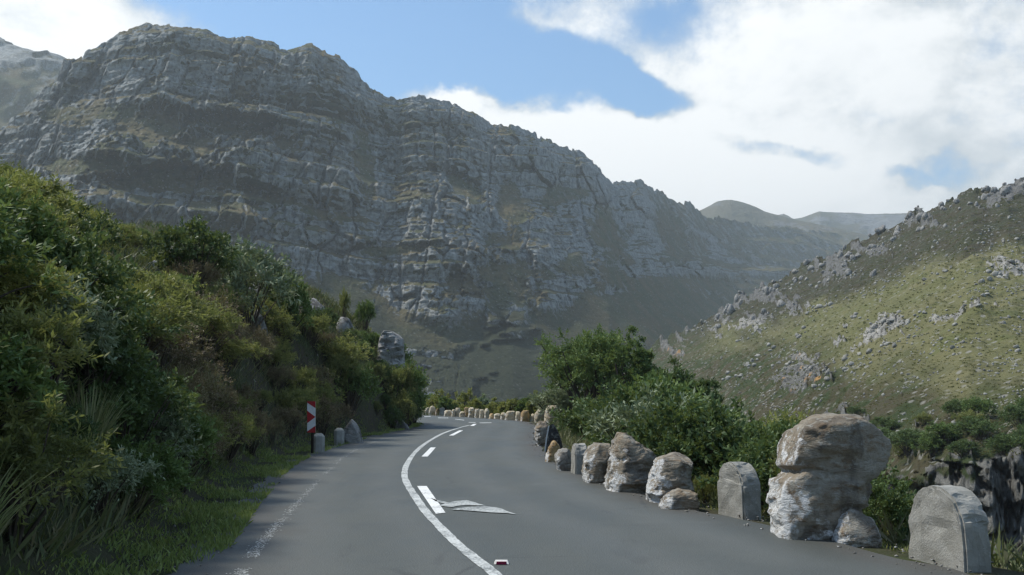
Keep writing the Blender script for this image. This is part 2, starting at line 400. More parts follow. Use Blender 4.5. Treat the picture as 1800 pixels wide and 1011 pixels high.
def signed(P, line):
    """distance of points to a polyline, positive on its left-hand side"""
    A, B = line[:-1], line[1:]; best = np.full(len(P), 1e9); sg = np.ones(len(P))
    for a, b in zip(A, B):
        ab = b - a; t = np.clip(((P - a) @ ab)/(ab @ ab), 0, 1); q = P - (a + t[:, None]*ab)
        d = np.hypot(q[:, 0], q[:, 1]); c = ab[0]*q[:, 1] - ab[1]*q[:, 0]
        up = d < best - 1e-9; best = np.where(up, d, best); sg = np.where(up, np.sign(c), sg)
    return best*sg
LC, RC = smooth_line(EDGE_L, 60), smooth_line(EDGE_R, 60)
FU = (0, .45, .9, 1.6, 2.2, 3.2, 5, 8.5, 16, 30, 60, 200); FZ = (-.02, -.08, .25, 1.9, 2.8, 3.7, 5.0, 6.5, 8.0, 9.5, 11, 14)
GU = (0, .9, 1.5, 4, 8, 14, 24, 40, 70, 200); GZ = (-.02, -.06, -.25, -1.6, -3.8, -7.2, -12, -17, -20, -24)
def height(x, y):
    x = np.atleast_1d(np.asarray(x, float)); y = np.atleast_1d(np.asarray(y, float))
    P = np.stack([x, y], -1); sl_, sr_ = signed(P, LC), -signed(P, RC)
    n = fbm(x/2.2, y/2.2, 0*x, 4, 3); nb = fbm(x/7.0, y/7.0, 0*x, 3, 9)
    zl = np.interp(sl_ + .75*sstep(29, 37, y)*sstep(.2, .7, sl_), FU, FZ) + (n*.28 + nb*.5)*sstep(.6, 2.5, sl_)
    zr = np.interp(sr_, GU, GZ) + (n*.3 + nb*.5)*sstep(.9, 4, sr_)
    return np.where(sl_ > 0, zl, np.where(sr_ > 0, zr, -.03)), sl_, sr_
gx = np.concatenate([np.arange(-90, -22, 1.6), np.arange(-22, 14, .36), np.arange(14, 85, 1.4)])
gy = np.concatenate([np.arange(-20, 0, 1.0), np.arange(0, 62, .38), np.arange(62, 125, 1.4)])
X, Y = np.meshgrid(gx, gy); Z, SL, SR = height(X.ravel(), Y.ravel())
def hgrid(x, y):
    x = np.atleast_1d(np.asarray(x, float)); y = np.atleast_1d(np.asarray(y, float))
    i = np.clip(np.searchsorted(gx, x) - 1, 0, len(gx) - 2); j = np.clip(np.searchsorted(gy, y) - 1, 0, len(gy) - 2)
    fx = np.clip((x - gx[i])/(gx[i + 1] - gx[i]), 0, 1); fy = np.clip((y - gy[j])/(gy[j + 1] - gy[j]), 0, 1)
    return [(A[j, i]*(1 - fx) + A[j, i + 1]*fx)*(1 - fy) + (A[j + 1, i]*(1 - fx) + A[j + 1, i + 1]*fx)*fy for A in HG]
HG = [q_.reshape(X.shape) for q_ in (Z, SL, SR)]
me = make_mesh('ground', np.stack([X.ravel(), Y.ravel(), Z], -1), grid_quads(len(gy), len(gx)), smooth=True)
tag(link('ground', me, MAT_GROUND), kind='structure')
# wide valley floor below, out to the horizon
ang = np.linspace(0, 2*math.pi, 65)[:-1]; V = [(0, 0, -27)] + [(3600*math.cos(a), 3600*math.sin(a), -27) for a in ang]
me = make_mesh('valley_floor', V, tris=[(0, 1 + i, 1 + (i + 1) % 64) for i in range(64)])
tag(link('valley_floor', me, MAT_GROUND), kind='structure')

rng = np.random.default_rng(4)
NC = 26
jl = fbm(np.arange(NR)*.35, 0*np.arange(NR), 0*np.arange(NR), 3, 21)*.10; jr = fbm(np.arange(NR)*.4, 0*np.arange(NR), 0*np.arange(NR), 3, 22)*.09
acr = (RR - LL); acr /= np.linalg.norm(acr, axis=1)[:, None]
l2, r2 = LL - acr*jl[:, None], RR + acr*(jr[:, None] + .12)
u = np.linspace(0, 1, NC)[None, :, None]
P2 = l2[:, None]*(1 - u) + r2[:, None]*u
und = fbm(P2[..., 0]/2.5, P2[..., 1]/2.5, 0*P2[..., 0], 3, 31)*0.0
me = make_mesh('road', np.concatenate([P2, und[..., None]], -1), grid_quads(NR, NC)[:, ::-1], smooth=True)
wid = np.linalg.norm(r2 - l2, axis=1)[:, None]; uu = u[..., 0]
attr(me, 'edge', np.maximum(sstep(1.3, .2, uu*wid), sstep(.7, .0, (1 - uu)*wid)))
tr_ = np.zeros_like(uu*wid)
for q_ in (.17, .36, .64, .84): tr_ = np.maximum(tr_, np.exp(-((uu - q_)/.055)**2) + 0*wid)
attr(me, 'track', tr_)
ROAD = tag(link('road', me, MAT_ASPHALT), kind='structure')

def road_strip(name, pix, width, mat, n=60, z=.004):
    """a painted line along picture points that lie on the road"""
    P = np.array([on_ground(*p)[:2] for p in pix]); C = smooth_line(P, n)
    T = np.gradient(C, axis=0); T /= np.linalg.norm(T, axis=1)[:, None]; Nn = np.stack([-T[:, 1], T[:, 0]], -1)
    wv = width*(1 + .10*fbm(np.arange(n)*.5, np.zeros(n), np.zeros(n), 2, 77))[:, None]*.5
    V = np.concatenate([np.stack([C + Nn*wv, C - Nn*wv], 1), np.full((n, 2, 1), z)], -1)
    return link(name, make_mesh(name, V, grid_quads(n, 2)), mat, ROAD)
def road_patch(name, pix, mat, z=.006):
    V = [(*on_ground(*p)[:2], z) for p in pix]
    me = bpy.data.meshes.new(name); me.from_pydata(V, [], [list(range(len(V)))]); me.update()
    return link(name, me, mat, ROAD)
SOLID = [(905, 1050), (868, 1008), (835, 982), (800, 953), (772, 925), (748, 899), (729, 872), (715, 849), (711, 833), (716, 815), (731, 794), (752, 777), (779, 762), (808, 752), (826, 747.5)]
seg = [(0, 4), (4, 9), (9, 12), (12, 15)]
road_strip('solid_centre_line', SOLID, .108, MAT_PAINT_WORN, 160)
road_patch('lane_dash', [(733, 855), (750, 855), (783, 902), (766, 904)], MAT_PAINT)
road_patch('lane_dash', [(741, 803), (752, 803), (766, 787), (757, 787)], MAT_PAINT)
road_patch('lane_dash', [(789, 766), (797, 766), (814, 757), (807, 757)], MAT_PAINT)
road_patch('lane_dash', [(826, 749), (833, 749), (838, 745.5), (832, 745.5)], MAT_PAINT)
for a, b, c, d in ((824, 742.2, 836, 743.8), (800, 736.6, 816, 739.4), (770, 734.2, 788, 735.6), (746, 732.2, 757, 733.0), (843, 743.2, 864, 743.9)):
    road_patch('lane_dash', [(a, b), (c, d - 1.1), (c, d), (a, b + 1.1)], MAT_PAINT_WORN)
# worn arrow in the right-hand lane
road_patch('lane_arrow', [(757, 876.5), (768, 879.5), (781, 882.5), (795, 885), (789, 887.5), (776, 885), (765, 881.5)], MAT_PAINT_FADED)
road_patch('lane_arrow', [(772, 889.5), (785, 885.5), (800, 882), (820, 880), (831, 883), (842, 886.5), (854, 889.8), (838, 889.4), (820, 888.6), (806, 890), (795, 892.5), (783, 891.5)], MAT_PAINT_FADED, .008)
road_patch('lane_arrow', [(793, 897.3), (806, 894.6), (826, 892.4), (852, 891), (870, 893), (882, 895.5), (890, 899.5), (908, 905.3), (889, 903.2), (864, 902.2), (842, 900.4), (818, 898.6)], MAT_PAINT_FADED, .010)
# speckled remains of the left edge line
pts = smooth_line(np.array([on_ground(*p)[:2] for p in ((405, 1040), (432, 990), (468, 945), (505, 905), (545, 860), (575, 830), (605, 803), (640, 785), (672, 772))]), 400)
V, Q = [], []
for i in range(3600):
    k = int(400*rng.random()**1.35); k = min(k, 399)
    if fbm(np.array([k*.06]), np.array([0.]), np.array([0.]), 2, 5)[0] < -.75: continue
    c = pts[k] + rng.normal(0, (.032, .03)); s = rng.uniform(.002, .0085)*(.6 + .4*rng.random()); a = rng.normal(.15, .5); st = rng.uniform(.6, 1.8)
    n0 = len(V)
    for q in ((-1, -1), (1, -1), (1, 1), (-1, 1)):
        dx, dy = s*q[0], s*1.6*st*q[1]; V.append((c[0] + dx*math.cos(a) - dy*math.sin(a), c[1] + dx*math.sin(a) + dy*math.cos(a), .004))
    Q.append((n0, n0 + 1, n0 + 2, n0 + 3))
ed = link('faded_edge_line', make_mesh('faded_edge_line', V, Q), MAT_PAINT_WORN, ROAD); ed['kind'] = 'stuff'

# ------------------------------------------------------------------ mountains
def interp_cols(ctrl, a):
    A = np.array([ray(c[0], c[1])[0] for c in ctrl]); D = np.array([c[2] for c in ctrl], float); Bv = np.array([ray(c[0], c[1])[1] for c in ctrl])
    o = np.argsort(A); d = np.interp(a, A[o], D[o]); b = np.interp(a, A[o], Bv[o])
    return d, CAM_H + b*d
RIDGE = [(-500, 330), (-300, 290), (-120, 262), (-60, 245), (0, 222), (40, 203), (70, 168), (100, 142), (113, 106), (140, 92), (180, 73), (215, 58), (260, 51), (300, 50), (330, 58),
         (365, 61), (400, 76), (445, 78), (490, 93), (530, 86), (548, 84), (565, 100), (600, 112), (625, 130), (640, 148), (680, 173), (700, 181), (725, 172), (770, 181),
         (800, 186), (830, 200), (850, 219), (900, 229), (940, 239), (985, 263), (1020, 272), (1040, 285), (1065, 310), (1076, 321), (1130, 323), (1160, 341), (1190, 353),
         (1215, 359), (1240, 378), (1290, 391), (1340, 397), (1400, 402), (1450, 407), (1500, 421), (1560, 432), (1650, 450), (1750, 470)]
def ridge_d(px): return np.interp(px, (-500, 0, 300, 650, 900, 1070, 1240, 1450, 1750), (560, 600, 640, 690, 800, 950, 1350, 1900, 2300))
def base_d(px): return np.interp(px, (-500, 0, 300, 650, 900, 1070, 1240, 1450, 1750), (330, 340, 360, 370, 390, 430, 620, 950, 1200))
NCM, NRM, BACK = 1080, 440, 14
a = np.linspace(ray(-560, 400)[0], ray(1680, 400)[0], NCM)
pxc = W0/2 + F*a*math.cos(PITCH)
rd, rz = interp_cols([(p, q, float(ridge_d(p))) for p, q in RIDGE], a)
bd = base_d(pxc); zb = -27.0
t = np.linspace(0, 1, NRM)[:, None]
A_, T_ = np.meshgrid(a, t[:, 0])
Z = zb + (rz[None] - zb)*T_
talus = (.28 + .05*fbm(a*12, a*0, a*0, 3, 40) + np.interp(pxc, (1000, 1120, 1300, 1700), (0, .12, .30, .30)))[None]
K = np.clip(rd/690, 1, 2.6)[None]
sl_t = 1.25 + (0.75 - 1.25)*sstep(talus - .05, talus + .05, T_) + .55*sstep(.55, .62, T_)*sstep(.72, .66, T_)
g = np.cumsum(sl_t, 0); g = g/g[-1]
D = bd[None] + (rd - bd)[None]*g
Xl = A_*D
PXX, PYY, _ = proj(np.stack([Xl, D, Z], -1))
Xl0, Z0 = Xl, Z; Xl = Xl0/K; Zs = Z0/K
# grassy ledges, gullies and screes that the photograph shows
patch = np.zeros_like(Z)
for (cx, cy, rx, ry, an) in ((190, 205, 150, 26, -.12), (290, 245, 120, 34, -.25), (430, 240, 90, 18, -.2), (290, 325, 130, 18, .03), (520, 360, 110, 12, -.25), (150, 300, 70, 14, -.1),
                             (900, 375, 34, 60, .3), (870, 430, 26, 50, .0), (960, 345, 70, 16, .1), (815, 330, 46, 14, -.55), (1080, 455, 26, 55, -.6), (1130, 500, 120, 22, -.35),
                             (1200, 545, 110, 26, -.2), (1010, 470, 60, 14, -.2), (640, 290, 20, 60, .1), (880, 490, 90, 40, -.1), (1180, 420, 24, 60, .4), (1060, 400, 24, 34, .3), (700, 440, 90, 9, .05)):
    du, dv = PXX - cx, PYY - cy; c, s = math.cos(an), math.sin(an)
    q = ((du*c - dv*s)/rx)**2 + ((du*s + dv*c)/ry)**2
    patch = np.maximum(patch, sstep(1.6, .2, q + 1.1*fbm(PXX/36, PYY/20, 0*PXX, 5, 50, .6)))
h = Zs + .06*Xl + 6*fbm(Xl/150, Zs/120, 0*Z, 3, 60) + 1.2*fbm(Xl/26, Zs/22, 0*Z, 3, 61)
cliff = sstep(talus - .03, talus + .06, T_)*(1 - .68*patch)
cliff = np.maximum(cliff, np.interp(PXX, (950, 1120), (.55, .75))*sstep(.12, .38, fbm(Xl/34, Zs/15, 0*Z, 4, 98) + .35*(T_ - talus))*sstep(.06, .14, T_)*(1 - patch))
cliff = cliff*np.interp(PXX, (1040, 1180), (1, .85))*(1 - np.interp(PXX, (1040, 1180), (0, .5))*sstep(-.2, .3, fbm(Xl/40, Zs/24, 0*Z, 4, 101)))
def terr(h, T, seed, sharp):
    hh = h + T*.45*vnoise(h/(2.2*T), 0*h + seed, 0*h, seed)
    f = hh/T - np.floor(hh/T)
    return sstep(sharp, .99, f) - f
amp = lambda sc, seed: .25 + .75*sstep(-.3, .3, fbm(Xl/sc, Zs/(sc*.4), 0*Z, 3, seed))
xw = Xl + 3*fbm(Xl/14, Zs/14, 0*Z, 3, 86)
disp = cliff*(38*.66*terr(h, 38, 1, .68)*amp(160, 70) + 13*1.05*terr(h, 13, 2, .6)*amp(110, 71) + 4.6*.75*terr(h, 4.6, 3, .55)*amp(60, 72) + 2.0*.4*terr(h, 2.0, 4, .5))
rid = lambda n: 1 - 2*np.abs(n)
disp += cliff*(-13*rid(fbm(Xl/70 + .2*Zs/62, Zs/230, 0*Z, 3, 80)) + 5*sstep(.12, 0, np.abs(fbm(Xl/30, Zs/150, 0*Z, 3, 81))))
f1, f2, c1 = worley(xw/12, h/34 + .3*vnoise(Xl/20, Zs/20, 0*Z, 87), 90); brk = sstep(-.15, .35, fbm(Xl/30, Zs/22, 0*Z, 3, 99)); disp += cliff*((c1 - .5)*7.5 + 6.0*brk*sstep(.10, .0, f2 - f1))
f1, f2, c2 = worley(xw/5.0, h/4.2 + .6*c1, 91); disp += (cliff*.92 + .08)*((c2 - .5)*3.4 + 2.2*(1 - .7*brk)*sstep(.14, .0, f2 - f1))
f1, f2, c4 = worley(xw/2.0, h/1.7, 94); disp += (cliff*.8 + .2)*((c4 - .5)*1.1)
disp += .5*fbm(Xl/4, Zs/4, D/4, 3, 92) + (1 - cliff)*5*fbm(Xl/50, Zs/30, 0*Z, 4, 93)
fade = sstep(0, .06, T_)*(1 - .55*sstep(.9, 1, T_))*K
D2 = D + disp*fade
Z2 = Z + sstep(.94, 1.0, T_)*K*((c2 - .5)*2.6 + (c1 - .5)*3.4 + 1.0*fbm(Xl/5, 0*Z, D/9, 3, 95))
# crest rounds over and falls away behind
bt = np.linspace(0, 1, BACK + 1)[1:, None]
Db = D2[-1][None] + bt*160; Zb2 = Z2[-1][None] - 150*bt**1.3 + 4*fbm(A_[:BACK]*60, bt*6 + 0*A_[:BACK], 0*A_[:BACK], 3, 96)*(1 - bt)
Dm = np.vstack([D2, Db]); Zm = np.vstack([Z2, Zb2]); Am = np.vstack([A_, np.repeat(a[None], BACK, 0)])
P = np.stack([Am*Dm, Dm, Zm], -1)
du = np.gradient(P, axis=1); dv = np.gradient(P, axis=0); nn = np.cross(du, dv); nn /= np.linalg.norm(nn, axis=-1)[..., None] + 1e-9
nz = np.abs(nn[..., 2])
for _ in range(2): nz[1:-1, 1:-1] = (nz[1:-1, 1:-1]*2 + nz[:-2, 1:-1] + nz[2:, 1:-1] + nz[1:-1, :-2] + nz[1:-1, 2:])/6
veg = .20 + .62*sstep(.45, .85, nz + .15*fbm(Am*60, Zm/30, 0*Zm, 3, 97))
veg[:NRM] = np.maximum(veg[:NRM], np.maximum(.66*patch, (1 - cliff)**.6*.74))
me = make_mesh('mountain', P, grid_quads(NRM + BACK, NCM)); attr(me, 'veg', np.clip(veg, 0, 1))
ft = np.zeros_like(Zm); ft[:NRM] = sstep(talus + .06, talus - .08, T_)*np.interp(PXX, (950, 1120), (1, 0))*(1 - patch); attr(me, 'foot', ft)
tag(link('mountain', me, MAT_MOUNT), kind='structure')

def ridge_hill(name, ctrl, depth, mat, seed, nc=260, nr=90, rough=1.0, zfoot=-30, vegv=.8, toe=.0):
    aa = np.linspace(ray(ctrl[0][0], 400)[0], ray(ctrl[-1][0], 400)[0], nc)
    d1, z1 = interp_cols(ctrl, aa); tt = np.linspace(0, 1, nr)[:, None]
    Zz = zfoot + (z1[None] - zfoot)*np.sin(tt*math.pi/2)**1.1; Dd = d1[None] - depth*(1 - tt)
    Xx = aa[None]*Dd
    dd = rough*(22*fbm(Xx/130, Zz/90, 0*Zz, 5, seed) + 6*fbm(Xx/30, Zz/14, 0*Zz, 4, seed + 5))*sstep(0, .1, tt)
    f1, f2, cc = worley(Xx/24, Zz/14, seed + 8); dd += rough*(cc - .5)*8
    Dd = Dd + dd; Zz = Zz + rough*sstep(.9, 1, tt)*((cc - .5)*6)
    bt = np.linspace(0, 1, 9)[1:, None]
    Dd = np.vstack([Dd, Dd[-1][None] + bt*depth*.6]); Zz = np.vstack([Zz, Zz[-1][None] + (zfoot - Zz[-1][None])*bt**1.5])
    P = np.stack([aa[None]*Dd, Dd, Zz], -1)
    me = make_mesh(name, P, grid_quads(nr + 8, nc)); v = vegv + .5*fbm(P[..., 0]/60, P[..., 2]/30, 0*Zz, 4, seed + 9)
    attr(me, 'veg', np.clip(v, 0, 1)); attr(me, 'foot', 0*v); return tag(link(name, me, mat), kind='structure')
ridge_hill('far_mountain', [(-900, 120, 1500), (-400, 40, 1400), (-200, 60, 1350), (-60, 78, 1300), (0, 92, 1280), (40, 102, 1260), (75, 113, 1250), (105, 124, 1240), (160, 150, 1230), (300, 230, 1200)], 500, MAT_MOUNT, 210, rough=1.2, vegv=.35)
ridge_hill('far_mountain', [(1120, 440, 2250), (1180, 400, 2200), (1235, 371, 2150), (1262, 358, 2150), (1285, 356, 2150), (1310, 362, 2150), (1345, 376, 2150), (1390, 389, 2150), (1450, 402, 2100), (1560, 424, 2050), (1700, 450, 2000)], 600, MAT_FAR, 220, rough=.7, vegv=.75)
ridge_hill('far_mountain', [(1280, 420, 2950), (1360, 382, 2900), (1378, 379, 2900), (1395, 389, 2850), (1412, 385, 2850), (1440, 375, 2800), (1480, 377, 2800), (1530, 380, 2800), (1600, 379, 2750), (1700, 376, 2700), (1850, 360, 2600), (2100, 340, 2500)], 700, MAT_FAR, 230, rough=.8, vegv=.5)

# ------------------------------------------------------------------ hillside across the gorge
HN, HM = 620, 330
# picture column: skyline row, skyline distance; far-bank rim row, rim distance
HC = [(1060, 668, 470, 700, 330), (1110, 645, 450, 705, 300), (1180, 604, 430, 715, 250), (1240, 568, 415, 730, 210), (1300, 532, 400, 745, 170), (1360, 502, 390, 762, 140), (1420, 470, 380, 778, 115),
      (1500, 431, 365, 800, 92), (1560, 408, 350, 808, 82), (1600, 386, 340, 810, 78), (1640, 367, 330, 806, 75), (1665, 358, 325, 803, 73), (1690, 342, 320, 800, 72), (1705, 335, 318, 798, 71), (1740, 338, 312, 795, 70),
      (1770, 329, 306, 793, 70), (1800, 331, 300, 792, 70), (1900, 312, 290, 790, 69), (2100, 280, 270, 790, 68), (2500, 240, 250, 790, 66)]
a = np.linspace(ray(1065, 600)[0], ray(2460, 600)[0], HN); pxh = W0/2 + F*a*math.cos(PITCH)
c0 = [c[0] for c in HC]
sd, sz = interp_cols([(c[0], c[1], c[2]) for c in HC], a); bd_, bz_ = interp_cols([(c[0], c[3], c[4]) for c in HC], a)
bz0, bd0 = bz_, bd_; bz_ = bz_ + .9*fbm(a*45, a*0, a*0, 4, 345) - .6; bd_ = bd_ + 3*fbm(a*30, a*0, a*0, 3, 346)
NB = 70                                             # rows of the cliff below the rim
tb = np.linspace(0, 1, NB)[:, None]; tt = np.linspace(0, 1, HM)[:, None]
zfoot = -27.0
Zc = zfoot + (bz_[None] - zfoot)*tb; Dc = bd_[None] - 5.0*(1 - tb)**1.5
s_ = tt**1.25
Dh = bd0[None] + (sd - bd0)[None]*s_ + (bd_ - bd0)[None]*np.exp(-s_/.03); Zh = bz0[None] + (sz - bz0)[None]*(.82*s_ + .18*s_**2) + (bz_ - bz0)[None]*np.exp(-s_/.03)
D = np.vstack([Dc, Dh[1:]]); Z = np.vstack([Zc, Zh[1:]]); TT = np.vstack([tb*0, tt[1:]]) + 0*D; CL = np.vstack([tb*0 + 1, tt[1:]*0])
A_ = np.repeat(a[None], D.shape[0], 0); Xh = A_*D
PXh, PYh, _ = proj(np.stack([Xh, D, Z], -1))
CLv = np.vstack([np.ones((NB, 1)), sstep(.03, 0, tt[1:])]) + 0*D
f1, f2, c1 = worley(Xh/2.6 + .5*fbm(Xh/3, Z/3, 0*Z, 3, 304), Z/2.0, 301); g1, g2, c2 = worley(Xh/.9, Z/.8, 302)
cl_d = CLv*((c1 - .5)*3.4 + 2.0*sstep(.2, 0, f2 - f1) + (c2 - .5)*1.1 + .6*sstep(.2, 0, g2 - g1) + 2.5*fbm(Xh/7, Z/9, 0*Z, 3, 303))
D = D + cl_d*sstep(0, .2, np.vstack([tb, tt[1:]*0 + 1]))
# rock bands that run up the slope to the right
band = PYh + .42*(PXh - 1500)
outc = fbm(PXh/70, PYh/26, 0*Z, 4, 310) + .35*np.sin(band/23.0) + .25*fbm(PXh/16, PYh/9, 0*Z, 3, 311)
crest = sstep(.55, .9, TT)
rockm = sstep(.74, .95, outc + .14*crest + .25*fbm(PXh/7, PYh/5, 0*Z, 3, 313))*(1 - CLv)
h1, h2, c3 = worley(Xh/2.2, D/3.0, 312)
lift = .6*rockm*(.5 + 1.5*c3 - .9*sstep(.2, 0, h2 - h1)) + sstep(.6, .8, outc)*crest*.9*c3
jag = sstep(.965, 1, TT)*(np.maximum(0, fbm(Xh/9, D/90, 0*Z, 4, 315))*5.0 + 2.6*(c3 - .3))
Z = Z + (1 - CLv)*(1.6*fbm(Xh/18, D/18, 0*Z, 4, 320) + .5*fbm(Xh/3, D/3, 0*Z, 3, 321))*sstep(0, .05, TT) + lift + jag
bt = np.linspace(0, 1, 9)[1:, None]
D = np.vstack([D, D[-1][None] + bt*90]); Z = np.vstack([Z, Z[-1][None] - 90*bt**1.4]); A2 = np.vstack([A_, np.repeat(a[None], 8, 0)])
HP = np.stack([A2*D, D, Z], -1)
veg = .95 - .85*np.vstack([np.maximum(rockm, CLv*sstep(-.28, .12, fbm(Xh/3, Z[:-8]/5, 0*Xh, 4, 330) + .12)), np.zeros((8, HN))])
me = make_mesh('hillside', HP, grid_quads(*D.shape)); attr(me, 'veg', veg)
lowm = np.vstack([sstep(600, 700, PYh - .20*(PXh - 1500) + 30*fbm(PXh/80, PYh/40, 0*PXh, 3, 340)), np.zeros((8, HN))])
# cloud shadow and sunlit band put into the colour: darker heath above grassy middle
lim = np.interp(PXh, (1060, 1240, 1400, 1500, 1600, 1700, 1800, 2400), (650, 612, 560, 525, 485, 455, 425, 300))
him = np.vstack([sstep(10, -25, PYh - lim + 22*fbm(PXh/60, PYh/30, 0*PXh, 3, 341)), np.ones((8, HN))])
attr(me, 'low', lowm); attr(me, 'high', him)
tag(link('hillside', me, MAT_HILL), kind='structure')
HPX, HPY, HDEP = proj(HP)
def hill_point(px, py):
    """the place on the hillside mesh that a picture point looks at"""
    i = int(np.clip(np.interp(px, pxh, np.arange(HN)), 0, HN - 1))
    col = HPY[:, i]; k = np.nonzero(col <= py)[0]
    return None if len(k) == 0 else HP[k[0], i]

# ------------------------------------------------------------------ rocks
def ico(sub):
    bm = bmesh.new(); bmesh.ops.create_icosphere(bm, subdivisions=sub, radius=1.0)
    V = np.array([v.co[:] for v in bm.verts]); T = np.array([[v.index for v in f.verts] for f in bm.faces]); bm.free()
    return V, T
ICO2, ICO3, ICO1 = ico(2), ico(3), ico(1)
def boulder_mesh(name, seed, size=(1, 1, 1), base=ICO3, nplanes=11, rough=.10):
    r = np.random.default_rng(seed); V, T = base; V = V.copy()
    for _ in range(nplanes):
        n = r.normal(size=3); n /= np.linalg.norm(n); c = r.uniform(.55, .85)
        e = V @ n - c; V = V - np.maximum(e, 0)[:, None]*n*.92
    V = V*(1 + rough*fbm(V[:, 0]*2 + seed, V[:, 1]*2, V[:, 2]*2, 4, seed)[:, None])
    V[:, 2] = np.where(V[:, 2] < -.45, -.45 + (V[:, 2] + .45)*.3, V[:, 2])
    V = V/np.abs(V).max(0); return make_mesh(name, V*np.array(size), tris=T)
def profile_rock(px_rows, base_y, depth, seed, mat, name='boulder', rough=.05, zg=None, nring=64, nlev=60, shape=3.0, lean=0.0):
    """a rock whose width at each height was read off the picture; it stands on the ground and has its own depth"""
    cx = .5*(min(r[1] for r in px_rows) + max(r[2] for r in px_rows))
    g0 = on_ground(cx, base_y, 0.0); d = g0[1]
    rows = sorted(px_rows, key=lambda r: -r[0])
    hv = np.array([CAM_H + ray(cx, r[0])[1]*d for r in rows]); ul = np.array([(ray(r[1], r[0])[0] - ray(cx, r[0])[0])*d for r in rows]); ur = np.array([(ray(r[2], r[0])[0] - ray(cx, r[0])[0])*d for r in rows])
    z0 = -.12; hv = np.concatenate([[z0], hv]); ul = np.concatenate([[ul[0]], ul]); ur = np.concatenate([[ur[0]], ur])
    zz = np.linspace(0, 1, nlev); zz = z0 + (hv[-1] - z0)*(1 - (1 - zz)**1.25)
    L, Rr = np.interp(zz, hv, ul), np.interp(zz, hv, ur)
    th = np.linspace(0, 2*math.pi, nring + 1)[:-1]
    cs, sn = np.cos(th), np.sin(th); e = 2.0/shape
    sx_, sy_ = np.sign(cs)*np.abs(cs)**e, np.sign(sn)*np.abs(sn)**e
    mid, half = (L + Rr)/2, (Rr - L)/2
    dep = depth/2*np.sqrt(np.clip(half/half.max(), .12, 1))
    Xr = mid[:, None] + half[:, None]*sx_[None]; Yr = dep[:, None]*sy_[None] + lean*(zz - z0)[:, None]; Zr = zz[:, None] + 0*Xr
    V = np.stack([Xr, Yr, Zr], -1).reshape(-1, 3)
    top = np.array([[mid[-1], 0 + lean*(zz[-1] - z0), zz[-1] + .01]])
    n = np.stack([cs, sn, 0*cs], -1)[None].repeat(nlev, 0).reshape(-1, 3)
    sc = max(half.max(), .15)
    off = fbm(V[:, 0]/(sc*.7) + seed, V[:, 1]/(sc*.7), V[:, 2]/(sc*.5), 5, seed, .55)
    off = off + .45*fbm(V[:, 0]/(sc*.22), V[:, 1]/(sc*.22), V[:, 2]/(sc*.10), 4, seed + 11, .6)
    step = np.round(fbm(V[:, 0]/(sc*1.3) + 3*seed, V[:, 1]/(sc*1.3), V[:, 2]/(sc*.45), 2, seed + 7)*3)/3
    V = V + n*((off*rough + step*rough*.7)*np.minimum(1, sc/.4))[:, None]
    rr_ = np.random.default_rng(seed); ctr = np.array((mid.mean(), lean*.3, zz.mean()))
    for _ in range(6):                                   # broken flat faces
        nv = rr_.normal(size=3); nv[2] = abs(nv[2])*.5; nv[1] = -abs(nv[1]) if rr_.random() < .7 else nv[1]; nv /= np.linalg.norm(nv)
        pr = (V - ctr) @ nv; c_ = np.quantile(pr, rr_.uniform(.93, .985)); V = V - np.maximum(pr - c_, 0)[:, None]*nv*.85
    V[:, 2] += rough*.5*fbm(V[:, 0]/(sc*.5), V[:, 1]/(sc*.5), V[:, 2]/sc + seed, 3, seed + 3)*sstep(0, .25, V[:, 2])
    V = np.vstack([V, top]); k = (nlev - 1)*nring
    me = make_mesh(name, V, grid_quads(nlev, nring, True), [(k + i, k + (i + 1) % nring, nlev*nring) for i in range(nring)], smooth=False)
    o = link(name, me, mat, None, (g0[0], g0[1], 0)); o.rotation_euler = (0, 0, -math.atan(g0[0]/g0[1])*.0)
    return o
G_PAR = 'painted rocks along the right edge of the road'
tag(profile_rock([(945, 1358, 1468), (900, 1360, 1500), (872, 1360, 1516), (850, 1361, 1520), (842, 1364, 1522), (836, 1378, 1524), (830, 1390, 1530), (823, 1390, 1538), (815, 1378, 1547), (800, 1374, 1550),
                  (782, 1376, 1550), (768, 1390, 1546), (754, 1402, 1540), (742, 1418, 1530), (734, 1432, 1516), (730, 1448, 1500)], 940, .85, 5, MAT_ROCK_WHITE, rough=.065, shape=4.2),
    'tallest parapet rock with overhanging brown top and whitewashed left face', 'boulder', G_PAR)
tag(profile_rock([(952, 1462, 1540), (934, 1464, 1539), (912, 1470, 1530), (900, 1480, 1514), (894, 1488, 1502)], 949, .55, 6, MAT_ROCK_PART, rough=.04),
    'low brown rock leaning on the right foot of the tallest parapet rock', 'boulder', G_PAR)
tag(profile_rock([(884, 1142, 1216), (866, 1139, 1216), (850, 1138, 1212), (832, 1143, 1212), (815, 1150, 1217), (804, 1157, 1214), (799, 1172, 1203)], 880, .75, 8, MAT_ROCK_WHITE, rough=.05),
    'squat rock with bright white left side, nearest of the touching parapet rocks', 'boulder', G_PAR)
tag(profile_rock([(894, 1162, 1226), (880, 1163, 1227), (868, 1172, 1224), (862, 1190, 1214)], 892, .45, 9, MAT_ROCK_PART, rough=.04),
    'flat brown stone at the foot of the white-sided squat rock', 'boulder', G_PAR)
tag(profile_rock([(862, 1068, 1140), (845, 1067, 1143), (822, 1070, 1150), (807, 1077, 1152), (792, 1076, 1140), (777, 1079, 1122), (767, 1084, 1110), (762, 1090, 1102)], 860, .9, 10, MAT_ROCK_PART, rough=.06),
    'tan peaked rock with sloping top in the middle of the parapet', 'boulder', G_PAR)
